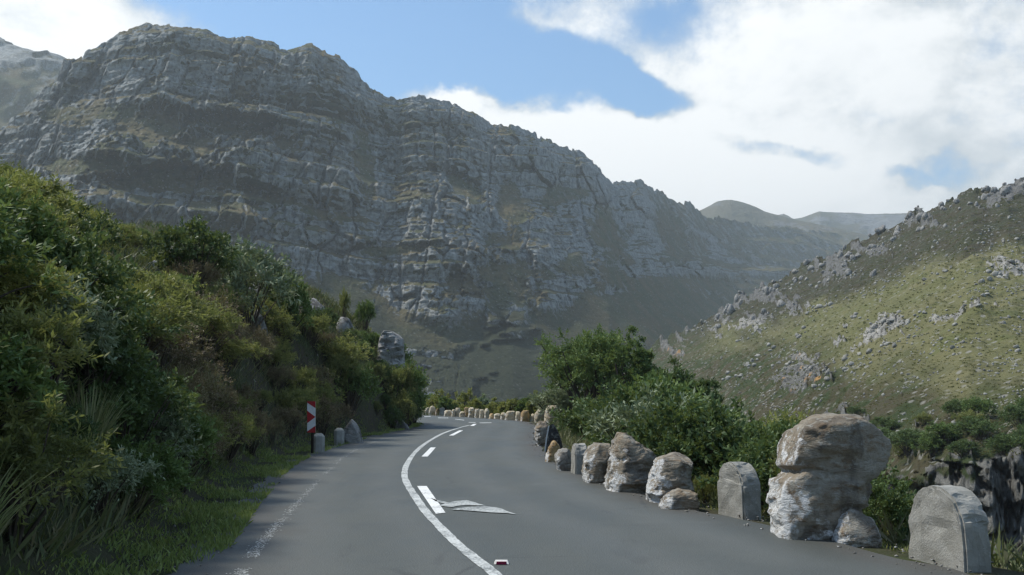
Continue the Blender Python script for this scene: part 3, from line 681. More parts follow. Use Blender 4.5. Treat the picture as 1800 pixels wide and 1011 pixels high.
tag(profile_rock([(848, 1027, 1068), (835, 1024, 1069), (812, 1026, 1073), (797, 1030, 1078), (785, 1036, 1078), (780, 1045, 1070)], 846, .8, 11, MAT_ROCK_PART, rough=.05),
    'blocky brown rock between the thin concrete bollard and the peaked rock', 'boulder', G_PAR)
tag(profile_rock([(828, 980, 1005), (812, 976, 1006), (800, 976, 1005), (792, 982, 1001), (789, 988, 996)], 826, .5, 12, MAT_ROCK_GREY, rough=.035),
    'small rounded grey rock just beyond the thin concrete bollard', 'boulder', G_PAR)
tag(profile_rock([(812, 958, 981), (800, 960, 985), (787, 964, 984), (779, 968, 980), (775, 971, 976)], 811, .45, 13, MAT_ROCK_ORANGE, rough=.03),
    'small pointed orange rock in front of the dark leaning slab', 'boulder', G_PAR)
tag(profile_rock([(784, 945, 968), (770, 941, 967), (755, 940, 966), (746, 945, 962), (741, 950, 958)], 782, .7, 14, MAT_ROCK_PART, rough=.05),
    'brown rounded rock behind the dark leaning slab', 'boulder', G_PAR)
tag(profile_rock([(746, 957, 985), (730, 957, 986), (718, 960, 984), (713, 964, 979)], 744, .9, 15, MAT_ROCK_CREAM, rough=.05),
    'large pale rock at the right end of the far parapet row', 'boulder', G_PAR)
tag(profile_rock([(738, 939, 958), (728, 940, 959), (720, 946, 958), (714, 950, 956)], 740, .7, 16, MAT_ROCK_CREAM, rough=.04),
    'stepped pale rock touching the large rock at the end of the far row', 'boulder', G_PAR)
# dark slab with a white painted edge
g0 = on_ground(972, 794); d = g0[1]
op = [(958, 795), (961, 772), (965, 749), (971, 745), (979, 757), (986, 777), (990, 796)]
Vf = [at(x_, y_, d) for x_, y_ in op]; Vf = [v + np.array((0, .04*(v[2]), 0)) for v in Vf]; Vk = [v + np.array((.03, .22, 0)) for v in Vf]; n = len(op)
slab = empty('leaning_slab', g0)
def rel(V): return [tuple(np.asarray(v) - g0) for v in V]
me = bpy.data.meshes.new('slab_body'); me.from_pydata(rel(Vf + Vk), [], [list(range(n))[::-1], list(range(n, 2*n))] + [(i, (i + 1) % n, n + (i + 1) % n, n + i) for i in range(n)]); me.update()
bv = bmesh.new(); bv.from_mesh(me); bmesh.ops.bevel(bv, geom=bv.edges[:], offset=.015, segments=2, affect='EDGES'); bmesh.ops.recalc_face_normals(bv, faces=bv.faces[:]); bv.to_mesh(me); bv.free()
link('slab_body', me, MAT_SLAB, slab)
e0 = [at(x_, y_, d) for x_, y_ in ((956.4, 795), (959.4, 772), (963.6, 749), (966, 748), (961.8, 772), (958.8, 795))]
e0 = [v + np.array((0, -.012 + .04*v[2], 0)) for v in e0]; e1 = [v + np.array((.0, .02, 0)) for v in e0]
me = bpy.data.meshes.new('painted_edge'); me.from_pydata(rel(e0 + e1), [], [list(range(6))[::-1], list(range(6, 12))] + [(i, (i + 1) % 6, 6 + (i + 1) % 6, 6 + i) for i in range(6)]); me.update()
link('painted_edge', me, plain_mat('white_edge_paint', (.6, .62, .62), .7), slab)
tag(slab, 'dark pointed slab with white left edge leaning among the parapet rocks', 'slab', G_PAR)

# far parapet: picture ranges x0, x1, top, bottom of every stone round the bend
FARROW = ((160, 200, 435, 490), (205, 232, 432, 484), (231, 262, 456, 486), (265, 302, 432, 486), (308, 368, 415, 492), (371, 405, 437, 495), (457, 530, 456, 515), (530, 561, 450, 518),
          (563, 613, 435, 516), (605, 655, 470, 521), (657, 692, 430, 521), (692, 757, 430, 525), (758, 802, 445, 526), (803, 850, 450, 530), (851, 898, 440, 531), (897, 950, 490, 538),
          (950, 1008, 488, 541), (1010, 1058, 478, 545), (1060, 1158, 465, 550), (1160, 1213, 470, 555), (1214, 1290, 458, 560), (1306, 1350, 492, 560))
ORD = 'first second third fourth fifth sixth seventh eighth ninth tenth eleventh twelfth thirteenth fourteenth fifteenth sixteenth seventeenth eighteenth nineteenth twentieth twenty-first twenty-second'.split()
for i, (x0, x1, y0, y1) in enumerate(FARROW):
    px0, px1, py0, py1 = 700 + x0/5.616, 700 + x1/5.616, 640 + y0/5.616, 640 + y1/5.616
    r = np.random.default_rng(500 + i); wv = px1 - px0; hgt = py1 - py0; k = r.uniform(.0, .32, 6); px0 -= wv*.06; px1 += wv*.06; wv = px1 - px0
    prof = [(py1, px0, px1), (py1 - .4*hgt, px0 + wv*k[0]*.3, px1 - wv*k[1]*.3), (py1 - .75*hgt, px0 + wv*k[2]*.5, px1 - wv*k[3]*.5), (py1 - .95*hgt, px0 + wv*(.04 + k[4]*.8), px1 - wv*(.04 + k[5]*.8)), (py0, px0 + wv*(.1 + k[4]), px1 - wv*(.1 + k[5]))]
    o = profile_rock(prof, py1, .55 + .25*r.random(), 600 + i, MAT_ROCK_CREAM if i % 5 else MAT_ROCK_ORANGE, rough=.055, nring=24, nlev=16, shape=3.6)
    tag(o, ORD[i] + ' stone from the left in the pale parapet row round the far bend', 'stone', 'pale parapet stones round the far bend')

# ------------------------------------------------------------------ concrete bollards, marker sign, road stud
def bollard_mesh(name, length, thick, hgt, rise, nseg=14, bev=.02, z0=-.25):
    """upright slab with a rounded top: the outline runs along x, extruded along y"""
    out = [(-length/2, z0), (length/2, z0), (length/2, hgt - rise)]
    for i in range(1, nseg):
        a = math.pi*i/nseg; out.append((length/2*math.cos(a)*(1.0), hgt - rise + rise*math.sin(a)))
    out.append((-length/2, hgt - rise))
    n = len(out); V = [(x, -thick/2, z) for x, z in out] + [(x, thick/2, z) for x, z in out]
    bm = bmesh.new(); vs = [bm.verts.new(v) for v in V]
    bm.faces.new(vs[:n]); bm.faces.new(vs[n:][::-1])
    for i in range(n): bm.faces.new((vs[i], vs[n + i], vs[n + (i + 1) % n], vs[(i + 1) % n]))
    bmesh.ops.recalc_face_normals(bm, faces=bm.faces[:])
    ed = [e for e in bm.edges if abs(e.verts[0].co.y - e.verts[1].co.y) < 1e-5]
    bmesh.ops.bevel(bm, geom=ed, offset=bev, segments=2, affect='EDGES')
    bmesh.ops.triangulate(bm, faces=bm.faces[:])
    for _ in range(2):
        bmesh.ops.subdivide_edges(bm, edges=[e for e in bm.edges if e.calc_length() > .045], cuts=1, use_grid_fill=True)
    bmesh.ops.triangulate(bm, faces=bm.faces[:])
    Vn = np.array([v.co[:] for v in bm.verts]); sd0 = length*97
    dn = .010*fbm(Vn[:, 0]*9 + sd0, Vn[:, 1]*9, Vn[:, 2]*9, 4, 33) - .022*sstep(.30, .55, fbm(Vn[:, 0]*7 + sd0, Vn[:, 1]*7 + 3, Vn[:, 2]*7, 3, 34))
    for v, q in zip(bm.verts, dn):
        c_ = v.co.copy(); c_.z -= hgt*.45; k_ = max(c_.length, .05); v.co += c_/k_*float(q)
    me = bpy.data.meshes.new(name); bm.to_mesh(me); bm.free(); return me
def road_heading(p):
    i = np.argmin(np.hypot(RR[:, 0] - p[0], RR[:, 1] - p[1])); t_ = RR[min(i + 3, NR - 1)] - RR[max(i - 3, 0)]
    return math.atan2(t_[1], t_[0])
def bollard(px, py, length, thick, hgt, rise, label, heading=None, yaw=0.0):
    g = on_ground(px, py)
    o = link('concrete_bollard', bollard_mesh('concrete_bollard', length, thick, hgt, rise), MAT_CONCRETE, None, (g[0], g[1], 0))
    o.rotation_euler = (0, 0, (road_heading(g) if heading is None else heading) + yaw); o.rotation_euler[0] = .03*math.sin(px); o.rotation_euler[1] = .035*math.cos(px*1.7)
    return tag(o, label, 'bollard', 'concrete bollards beside the road')
bollard(1668, 985, .74, .27, .63, .34, 'nearest round-topped concrete bollard at the right edge of the picture')
bollard(1300, 903, .60, .25, .60, .31, 'round-topped concrete bollard between the tallest rock and the white-sided rock')
bollard(1018, 832, .44, .22, .52, .22, 'thin round-topped concrete bollard between small grey rock and blocky brown rock')
bollard(777, 729.5, .30, .25, .42, .1, 'small pale bollard among the stones of the far parapet row', 0)
def post_mesh(name, wdt, hgt, ch):
    bm = bmesh.new(); rings = []
    for z, s in ((-.2, 1), (hgt - ch, 1), (hgt, 1 - 2*ch/wdt)):
        h_ = wdt/2*s; c = .22*wdt
        rings.append([bm.verts.new((x, y, z)) for x, y in ((h_ - c*s, -h_), (h_, -h_ + c*s), (h_, h_ - c*s), (h_ - c*s, h_), (-h_ + c*s, h_), (-h_, h_ - c*s), (-h_, -h_ + c*s), (-h_ + c*s, -h_))])
    for a_, b_ in zip(rings, rings[1:]):
        for i in range(8): bm.faces.new((a_[i], a_[(i + 1) % 8], b_[(i + 1) % 8], b_[i]))
    bm.faces.new(rings[-1]); bmesh.ops.bevel(bm, geom=[e for e in bm.edges if e.verts[0].co.z > 0 and e.verts[1].co.z > 0], offset=.012, segments=2, affect='EDGES')
    bmesh.ops.recalc_face_normals(bm, faces=bm.faces[:]); me = bpy.data.meshes.new(name); bm.to_mesh(me); bm.free(); return me
PM = post_mesh('concrete_post', .27, .44, .07)
for (px, py, s, lb) in ((560, 795, 1.0, 'dark chamfered concrete post under the red and white marker sign'), (596, 781, .98, 'pale-topped concrete post right of the marker sign')):
    g = on_ground(px, py); o = link('concrete_post', PM, MAT_CONCRETE, None, (g[0], g[1], 0)); o.scale = (s, s, s); o.rotation_euler = (0, 0, .25)
    tag(o, lb, 'post', 'concrete posts on the left verge')
g = on_ground(551, 797); sd_ = g[1]; sign = empty('marker_sign', (g[0], g[1], 0))
tag(sign, 'narrow red and white chevron marker sign on a dark post on the left verge', 'sign')
RED = plain_mat('sign_red', (.40, .018, .022), .45, .4, .2); WHT = plain_mat('sign_white', (.70, .71, .70), .45, .4, .12); DARK = plain_mat('dark_post_timber', (.030, .026, .022), .9, .1, .4)
def rel_poly(name, pix, y, mat, thick=.004):
    V = [at(p, q, sd_) - np.array((g[0], g[1], 0)) for p, q in pix]; V = [np.array((v[0], y, v[2])) for v in V]; n = len(V)
    me = bpy.data.meshes.new(name); me.from_pydata([tuple(v) for v in V] + [tuple(v + np.array((0, thick, 0))) for v in V], [], [list(range(n))[::-1], list(range(n, 2*n))] + [(i, (i + 1) % n, n + (i + 1) % n, n + i) for i in range(n)]); me.update()
    return link(name, me, mat, sign)
XL, XR = 540.0, 554.5
plate = rel_poly('plate', [(XL, 705.5), (XR, 705.5), (XR, 760.5), (XL, 760.5)], 0, WHT, .012)
def stripe(pix):
    o = rel_poly('red_stripe', pix, -.005, RED, .003); o.parent = plate
stripe([(XL, 705.5), (XR, 705.5), (XR, 717.5), (XL, 707.8)])
stripe([(XL, 722), (XR, 733), (XL, 744)])
stripe([(XR, 748.5), (XR, 760.5), (XL, 760.5), (XL, 758.5)])
pw = (5.0/F*sd_)/2; zt = at(547, 707, sd_)[2]; xm = at(549, 740, sd_)[0] - g[0]
bm = bmesh.new(); bmesh.ops.create_cone(bm, cap_ends=True, segments=10, radius1=pw, radius2=pw*.9, depth=zt + .3)
for v in bm.verts: v.co = (v.co.x + xm, v.co.y + .06, v.co.z + (zt - .3)/2)
me = bpy.data.meshes.new('post'); bm.to_mesh(me); bm.free(); link('post', me, DARK, sign)
g = on_ground(881.5, 991); stud = empty('road_stud', (g[0], g[1], .0045)); tag(stud, 'white road stud with red reflector beside the solid centre line', 'road stud')
def wedge(name, x0, x1, y0, y1, h0, top, mat, inset=.012):
    V = [(x0, y0, 0), (x1, y0, 0), (x1, y1, 0), (x0, y1, 0), (x0 + inset, y0 + top, h0), (x1 - inset, y0 + top, h0), (x1 - inset, y1 - top, h0), (x0 + inset, y1 - top, h0)]
    me = bpy.data.meshes.new(name); me.from_pydata(V, [], [(3, 2, 1, 0), (4, 5, 6, 7), (0, 1, 5, 4), (1, 2, 6, 5), (2, 3, 7, 6), (3, 0, 4, 7)]); me.update()
    return link(name, me, mat, stud)
wedge('stud_body', -.062, .062, -.055, .055, .024, .030, plain_mat('stud_white', (.72, .70, .66), .5))
o = wedge('reflector', -.044, .044, -.0585, -.030, .020, .0255, plain_mat('stud_reflector', (.30, .015, .06), .25, .6), .004)

# ------------------------------------------------------------------ plants
def frames(d):
    up = np.where(np.abs(d[:, 2:3]) > .9, np.array([[1., 0, 0]]), np.array([[0, 0, 1.]]))
    a_ = np.cross(d, up); a_ /= np.linalg.norm(a_, axis=1)[:, None] + 1e-9
    return a_, np.cross(d, a_)
def unit(v): return v/(np.linalg.norm(v, axis=-1, keepdims=True) + 1e-9)
def leaf_quads(p, d, L, Wd, r):
    """lens-shaped leaf: four corners, slightly folded"""
    a_, b_ = frames(d); th = r.uniform(0, 2*math.pi, len(p))[:, None]; wv = a_*np.cos(th) + b_*np.sin(th); nv = np.cross(d, wv)
    L = L[:, None]; Wd = Wd[:, None]
    V = np.stack([p, p + d*L*.5 + wv*Wd*.5 + nv*Wd*.12, p + d*L, p + d*L*.5 - wv*Wd*.5 + nv*Wd*.12], 1)
    return V
def tubes(paths, sides=5):
    V, Q = [], []
    for pts, rad in paths:
        pts = np.asarray(pts, float); T = unit(np.gradient(pts, axis=0)); a_, b_ = frames(T); n0 = sum(len(v) for v in V)
        th = np.linspace(0, 2*math.pi, sides + 1)[:-1]
        ring = pts[:, None] + (a_[:, None]*np.cos(th)[None, :, None] + b_[:, None]*np.sin(th)[None, :, None])*np.asarray(rad)[:, None, None]
        V.append(ring.reshape(-1, 3)); Q.append(grid_quads(len(pts), sides, True) + n0)
    return np.vstack(V), np.vstack(Q)
def crown(seed, H, Rd, clumps, twigs, leaves, L, Wd, low=.18, up=.35, tw=.34, lumps=5, flat=1.0):
    """leaf cloud and woody stems of one shrub or tree crown (foot at the origin)"""
    r = np.random.default_rng(seed)
    lobes = []                                   # a crown is several overlapping lobes of unequal size
    for i in range(lumps):
        an = 2*math.pi*(i + r.uniform(-.35, .35))/max(1, lumps - 1); k = 0 if i == 0 else r.uniform(.30, .62)
        lobes.append((Rd*k*math.cos(an), Rd*k*math.sin(an), H*(low + (1 - low)*(r.uniform(.35, .62) if i else .62)), Rd*r.uniform(.36, .58), H*(1 - low)*r.uniform(.26, .38)))
    C, O, lob = [], [], []
    wts = np.array([l[3]**2*l[4] for l in lobes]); wts /= wts.sum()
    for i in range(clumps):
        l = lobes[r.choice(len(lobes), p=wts)]; d = unit(r.normal(size=3)); d[2] = d[2] if d[2] > -.45 else -d[2]*.5
        k = r.uniform(.35, 1)**.5; C.append((l[0] + d[0]*l[3]*k, l[1] + d[1]*l[3]*k, l[2] + d[2]*l[4]*k*flat)); O.append(d); lob.append(l)
    C, O = np.array(C), np.array(O); nT = clumps*twigs
    ci = np.repeat(np.arange(clumps), twigs)
    td = unit(O[ci]*.75 + np.array((0, 0, up)) + r.normal(0, .55, (nT, 3))); tl = tw*Rd*r.uniform(.5, 1.15, nT)
    ti = np.repeat(np.arange(nT), leaves); s = r.uniform(.05, 1, len(ti))
    p = C[ci][ti] + td[ti]*(tl[ti]*s)[:, None] + np.array((0, 0, -.10))*(s**2*tl[ti])[:, None] + r.normal(0, .012*Rd, (len(ti), 3))
    ld = unit(td[ti]*.7 + r.normal(0, .6, (len(ti), 3)))
    V = leaf_quads(p, ld, L*r.uniform(.6, 1.25, len(ti)), Wd*r.uniform(.7, 1.2, len(ti)), r)
    tint = np.clip(.5 + .22*r.normal(size=clumps)[ci][ti] + .16*r.normal(size=len(ti)), 0, 1)
    V[..., 2] = np.maximum(V[..., 2], .02)
    me = make_mesh('foliage', V.reshape(-1, 3), np.arange(len(V)*4).reshape(-1, 4)); attr(me, 'tint', np.repeat(tint, 4))
    paths = []; nst = max(4, lumps)
    for i in range(min(clumps, 26)):
        e = C[i*max(1, clumps//26)] if clumps > 26 else C[i]; b0 = np.array((r.normal(0, .04*Rd), r.normal(0, .04*Rd), -.15)); m = b0*.5 + e*.42 + np.array((0, 0, .12*H))
        q = np.linspace(0, 1, 6)[:, None]; pts = (1 - q)**2*b0 + 2*q*(1 - q)*m + q*q*e; pts += r.normal(0, .012*Rd, pts.shape)*q
        paths.append((pts, np.linspace(.020, .004, 6)*H))
    V, Q = tubes(paths, 4)
    return me, make_mesh('stem', V, Q, smooth=True)
def reed_tuft(seed, H, n, spread=.55, wd=.016):
    r = np.random.default_rng(seed); a_ = r.uniform(0, 2*math.pi, n); lean = r.uniform(.05, spread, n); hh = H*r.uniform(.55, 1.1, n); rr = r.uniform(0, .12, n)*H
    k = np.linspace(0, 1, 5); o = np.stack([np.cos(a_), np.sin(a_), 0*a_], -1)
    pts = (o*rr[:, None])[:, None] + o[:, None]*(hh*lean)[:, None, None]*(k**1.8)[None, :, None] + np.array((0, 0, 1.))*(hh[:, None]*(k - .38*lean[:, None]*k**2.5))[..., None]
    sd = np.stack([-np.sin(a_ + .5), np.cos(a_ + .5), 0*a_], -1); wv = wd*(1 - k*.9)
    V = np.stack([pts + sd[:, None]*wv[None, :, None], pts - sd[:, None]*wv[None, :, None]], 2).reshape(-1, 3)
    q = grid_quads(5, 2); Q = (q[None] + (np.arange(n)*10)[:, None, None]).reshape(-1, 4)
    me = make_mesh('blades', V, Q); attr(me, 'tint', np.repeat(np.clip(r.normal(.5, .22, n), 0, 1), 10)); return me
# every kind: mesh pairs for a crown 1 m tall (scaled when planted)
KIND = {}
def add_kind(k, mat, seeds, *args, **kw):
    KIND[k] = []
    for s in seeds:
        f, st = crown(s, *args, **kw); f.materials.append(LM[mat]); st.materials.append(MAT_BARK); KIND[k].append((f, st))
add_kind('olive_shrub', 'olive', (1, 2, 3), 1.0, .62, 95, 7, 14, .060, .017, lumps=6, low=.05)
add_kind('feathery_shrub', 'yellow', (4, 5), 1.0, .58, 110, 7, 14, .050, .015, lumps=7, up=.6, low=.05, tw=.4)
add_kind('grey_green_shrub', 'greygreen', (6, 7), 1.0, .68, 85, 6, 12, .075, .024, lumps=6, low=.05)
add_kind('dark_shrub', 'dark', (8, 9, 10), 1.0, .66, 90, 7, 12, .060, .028, lumps=6, low=.04)
add_kind('green_shrub', 'green', (11, 12), 1.0, .62, 90, 7, 12, .068, .026, lumps=6, up=.5, low=.05)
add_kind('brown_heath', 'brown', (13, 14), 1.0, .70, 90, 7, 13, .055, .014, lumps=5, up=.6, low=.04)
REED = []
for s in (21, 22, 23):
    m_ = reed_tuft(s, 1.0, 260); m_.materials.append(LM['reed']); REED.append(m_)
PLANTED = []
def plant(kind, x, y, z, H, wid=1.0, rz=None, label='', group='', cat='shrub', name=None, parts=True, rnd=random.Random(3)):
    o = empty(name or kind, (x, y, z), rnd.uniform(0, 6.28) if rz is None else rz)
    o.scale = (H*wid, H*wid, H)
    if kind == 'reed_tuft':
        link('blades', rnd.choice(REED), None, o)
    else:
        f, st = rnd.choice(KIND[kind]); link('foliage', f, None, o); link('stem', st, None, o)
    tag(o, label, cat, group); PLANTED.append((x, y)); return o

# boulders that lie on the left bank: picture centre, width and height, distance along the bank
VIEWS = []                       # sight lines that no nearer shrub may cover
for i, (px, py, wpx, hpx, d, lb) in enumerate(((217, 449, 34, 14, 25, 'low pale boulder furthest left on the bank'), (264, 465, 28, 16, 25, 'small rounded pale boulder right of the furthest left one'), (313, 433, 48, 20, 29, 'flat grey boulder under the dark small tree'),
        (458, 490, 54, 38, 31, 'large layered grey rock on the crest of the bank'), (546, 534, 42, 22, 35, 'grey flat-topped rock on the crest right of the large one'), (451, 556, 26, 28, 28, 'grey boulder half hidden in the middle of the bank'),
        (535, 619, 30, 24, 32, 'pale boulder low on the bank above the posts'), (606, 566, 28, 18, 37, 'small pale rock by the thin young tree'), (420, 664, 34, 18, 24, 'low grey boulder at the foot of the reeds'),
        (616, 760, 34, 46, 27.5, 'grey leaning rock slab at the foot of the bank behind the posts'), (690, 732, 34, 26, 37, 'dark rock at the foot of the bank near the bend'))):
    a_, b_ = ray(px, py); x = a_*d; zg = float(hgrid(x, d)[0][0]); top = CAM_H + ray(px, py - hpx/2)[1]*d; sc = d/F
    bot = min(zg - .15, top - hpx*sc); hh = top - bot
    me = boulder_mesh('boulder', 40 + i, (wpx*sc*.60, wpx*sc*.55, 1.0), ICO3, 14, .10)
    zz = np.array([v.co[:] for v in me.vertices]); zz[:, 2] = (zz[:, 2] - zz[:, 2].min())/(zz[:, 2].max() - zz[:, 2].min()); zz[:, :2] *= (1.15 - .35*zz[:, 2:3]**2)
    zz[:, 0] += .25*wpx*sc*(zz[:, 2] - 1)*(-1); zz[:, 2] *= hh
    me.vertices.foreach_set('co', zz.astype(np.float32).ravel()); me.update()
    o = link('boulder', me, MAT_ROCK_HILL, None, (x, d, bot)); tag(o, lb, 'boulder', 'boulders on the left bank'); VIEWS.append((px, py - 2, wpx*.42, hpx*.42, d))
VIEWS += [(682, 602, 22, 24, 39), (547, 735, 12, 34, 23.5), (560, 780, 12, 18, 23.5), (596, 768, 12, 16, 26), (612, 755, 20, 26, 27)]
def clear_view(x, y, z, H, wid):
    px, py, dep = proj((x, y, z + H*.55)); rx, ry = .62*H*wid*F/dep, .48*H*F/dep
    return not any(y < v[4] and abs(px - v[0]) < rx + v[2] and abs(py - v[1]) < ry + v[3] for v in VIEWS)
# big cracked outcrop where the bank ends
g = at(682, 640, 39.0)
o = profile_rock([(690, 650, 708), (650, 648, 708), (622, 650, 706), (604, 652, 705), (588, 655, 702), (578, 658, 694), (574, 664, 684)], 690, 1.6, 71, MAT_ROCK_HILL, rough=.30, nlev=60, shape=4)
s = 39.0/max(o.location.y, 1e-3); zmin = min(v.co.z for v in o.data.vertices)
q0, q1 = at(683, 690, 39.0), at(683, 580, 39.0)
V = np.array([v.co[:] for v in o.data.vertices]); zr = (V[:, 2] - V[:, 2].min())/(V[:, 2].max() - V[:, 2].min())
V[:, 0] = V[:, 0]/max(V[:, 0].max() - V[:, 0].min(), 1e-6)*(54/F*39.0); V[:, 1] = V[:, 1]/max(V[:, 1].max() - V[:, 1].min(), 1e-6)*1.7; V[:, 2] = zr*(q1[2] - q0[2])
o.data.vertices.foreach_set('co', V.astype(np.float32).ravel()); o.data.update(); o.location = (float(q0[0]), 39.6, float(q0[2]))
tag(o, 'large cracked grey outcrop at the far end of the left bank', 'boulder', 'boulders on the left bank')

LAB = {'olive_shrub': 'olive green fine-leaved shrub {}', 'feathery_shrub': 'yellow-green feathery shrub {}', 'grey_green_shrub': 'grey-green leathery shrub {}', 'dark_shrub': 'dark green dense shrub {}',
       'green_shrub': 'mid green upright shrub {}', 'brown_heath': 'brown heath bush {}', 'reed_tuft': 'tuft of arching reeds {}'}
ENV_L = ((-600, 120), (-200, 230), (0, 288), (60, 305), (120, 352), (180, 378), (230, 396), (300, 405), (350, 412), (400, 425), (450, 452), (480, 480), (520, 512), (560, 540), (600, 560), (650, 580), (690, 600), (712, 640), (726, 690), (736, 735))
r = random.Random(11)
left = []; tries = 0
LB = LL[(LL[:, 1] > 1.5) & (LL[:, 0] > -14)]; l3 = []
while len(left) < 296 and tries < 60000:
    tries += 1
    i = int(r.random()*len(LB)); y0 = LB[i, 1]
    if r.random() > 1.0/(1 + .0005*y0*y0): continue
    i = min(max(i, 1), len(LB) - 2); tx, ty = LB[i + 1] - LB[i - 1]; tn = math.hypot(tx, ty)
    uo = r.uniform(.75, 2.6) if r.random() < .5 else 2 + 12*r.random()**1.3
    x, y = LB[i, 0] - ty/tn*uo, LB[i, 1] + tx/tn*uo
    zq = float(hgrid(x, y)[0][0])
    if l3 and min(math.hypot(x - q[0], y - q[1], ) + .7*abs(zq - q[2]) for q in l3) < .62 + .010*y: continue
    left.append((x, y))
    hz_, su, sr2 = hgrid(x, y); su = su[0]; hz_ = float(hz_[0])
    if su < .7 or su > 14: left.pop(); continue
    px, py, dep = proj((x, y, hz_))
    if dep < 1 or px < -420 or px > 735 or py > 1500: left.pop(); continue
    top = np.interp(px, [e[0] for e in ENV_L], [e[1] for e in ENV_L])
    room = CAM_H + ray(px, top)[1]*y - hz_
    if room < .35: left.pop(); continue
    H = min(room*r.uniform(.80, 1.0), r.uniform(.8, 1.9) if su > 1.6 else r.uniform(.55, 1.15))
    if y > 31 and su < 5: H = min(room*r.uniform(.8, 1), r.uniform(1.2, 2.6))
    wd_ = r.uniform(.85, 1.3)
    if not clear_view(x, y, hz_, H, wd_):
        for _ in range(9):
            H *= .82
            if clear_view(x, y, hz_, H, wd_): break
        if H < .32 or not clear_view(x, y, hz_, H, wd_): left.pop(); continue
    n_ = fbm(np.array([x/5.]), np.array([y/5.]), np.array([0.]), 3, 44)[0] + r.uniform(-.35, .35)
    if px < 330 and py < 640: k = r.choice(('feathery_shrub', 'feathery_shrub', 'olive_shrub', 'olive_shrub', 'green_shrub', 'dark_shrub'))
    elif n_ > .35: k = r.choice(('brown_heath', 'brown_heath', 'olive_shrub'))
    elif n_ > .05: k = r.choice(('olive_shrub', 'dark_shrub', 'olive_shrub', 'green_shrub', 'reed_tuft'))
    elif n_ > -.3: k = r.choice(('dark_shrub', 'green_shrub', 'grey_green_shrub', 'dark_shrub'))
    else: k = r.choice(('grey_green_shrub', 'green_shrub', 'olive_shrub', 'reed_tuft'))
    if k == 'reed_tuft': H = min(H, .85)
    l3.append((x, y, hz_))
    where = ('low on' if su < 2.6 else 'high on') + ' the left bank ' + ('nearest the camera' if y < 14 else 'short of the marker sign' if y < 23 else 'around and beyond the marker sign' if y < 33 else 'at the far spur')
    plant(k, x, y, hz_ - .06, H, wd_ if k != 'reed_tuft' else 1.0, None, LAB[k].format(where), k.replace('_', ' ') + ' plants ' + where, 'tuft' if k == 'reed_tuft' else 'shrub', rnd=r)
for i, (px, top, d, k) in enumerate(((655, 628, 38.0, 'olive_shrub'), (672, 650, 37.6, 'dark_shrub'), (692, 648, 37.9, 'olive_shrub'), (709, 640, 38.6, 'green_shrub'), (718, 676, 39.6, 'dark_shrub'), (700, 690, 37.4, 'olive_shrub'), (676, 690, 36.8, 'dark_shrub'),
                                    (722, 690, 41.2, 'green_shrub'), (650, 672, 36.2, 'green_shrub'), (662, 705, 35.6, 'olive_shrub'), (728, 712, 42.4, 'dark_shrub'), (690, 712, 36.6, 'dark_shrub'), (712, 700, 38.2, 'olive_shrub'))):
    x = ray(px, top)[0]*d; z = float(hgrid(x, d)[0][0]); H = min(2.6, CAM_H + ray(px, top)[1]*d - z)
    plant(k, x, d, z - .05, max(.5, H), .75, None, LAB[k].format('around the outcrop at the end of the left bank'), k.replace('_', ' ') + ' plants around the outcrop', 'shrub', rnd=r)
# single small trees on the crest of the bank
def bank_point(px, py):
    a_, b_ = ray(px, py)
    for d in np.arange(6, 70, .15):
        if hgrid(a_*d, d)[0][0] > CAM_H + b_*d: return np.array((a_*d, d, float(hgrid(a_*d, d)[0][0])))
    return None
for (px, top, d, wv, k, lb) in ((345, 386, 24, .95, 'dark_shrub', 'dark bushy small tree highest on the crest of the left bank'), (438, 428, 27, .8, 'grey_green_shrub', 'grey-green round small tree above the large grey rock'),
                               (642, 528, 41, .55, 'green_shrub', 'green upright small tree behind the outcrop at the end of the bank'), (606, 508, 40, .32, 'olive_shrub', 'thin young tree standing up from the bank crest'),
                               (20, 285, 13, .8, 'feathery_shrub', 'tall yellow-green bush at the left edge of the picture'), (130, 350, 15, .8, 'feathery_shrub', 'yellow-green bush second from the left edge'), (505, 480, 30, .6, 'green_shrub', 'small green sapling right of the large grey rock')):
    x = ray(px, top)[0]*d; z = float(hgrid(x, d)[0][0]); H = CAM_H + ray(px, top)[1]*d - z
    plant(k, x, d, z - .05, max(H, .5), wv, None, lb, None, 'tree', 'small_tree', rnd=r)

# trees and shrubs on the slope right of the road
def tree(px, top, d, rpx, kindmat, seed, lb, nclump=230, lumps=9, Lf=.13, Wf=.055, low=.25):
    x = ray(px, top)[0]*d; z = float(hgrid(x, d)[0][0]); H = CAM_H + ray(px, top)[1]*d - z; Rd = rpx/F*d
    o = empty('tree', (x, d, z - .05)); f, st = crown(seed, H, Rd, nclump, 7, 13, Lf, Wf, lumps=lumps, low=low, tw=.22)
    link('crown', f, LM[kindmat], o); rr = np.random.default_rng(seed)
    paths = [(np.array([(0, 0, -.3), (.05, .02, H*.15), (-.04, .05, H*.3), (.06, 0, H*.5)]), np.array([.16, .13, .10, .05])*H/5)]
    Vt, Qt = tubes(paths, 8); link('trunk', make_mesh('trunk', Vt, Qt, smooth=True), MAT_BARK, o); link('limb', st, MAT_BARK, o)
    return tag(o, lb, 'tree', 'trees right of the road')
tree(1040, 566, 43, 92, 'green', 101, 'tallest round green tree right of the bend', 330, 11)
tree(1112, 570, 41, 50, 'green', 102, 'green tree crown joined to the right of the tallest tree', 150, 7)
tree(1184, 606, 36, 66, 'dark', 103, 'lower dark green tree right of the tall pair', 230, 9)
tree(1230, 646, 33, 40, 'dark', 105, 'small dark tree at the right end of the trees behind the rocks', 120, 6)
tree(1004, 604, 46, 44, 'dark', 104, 'dark green tree at the left side of the tallest tree', 170, 7)
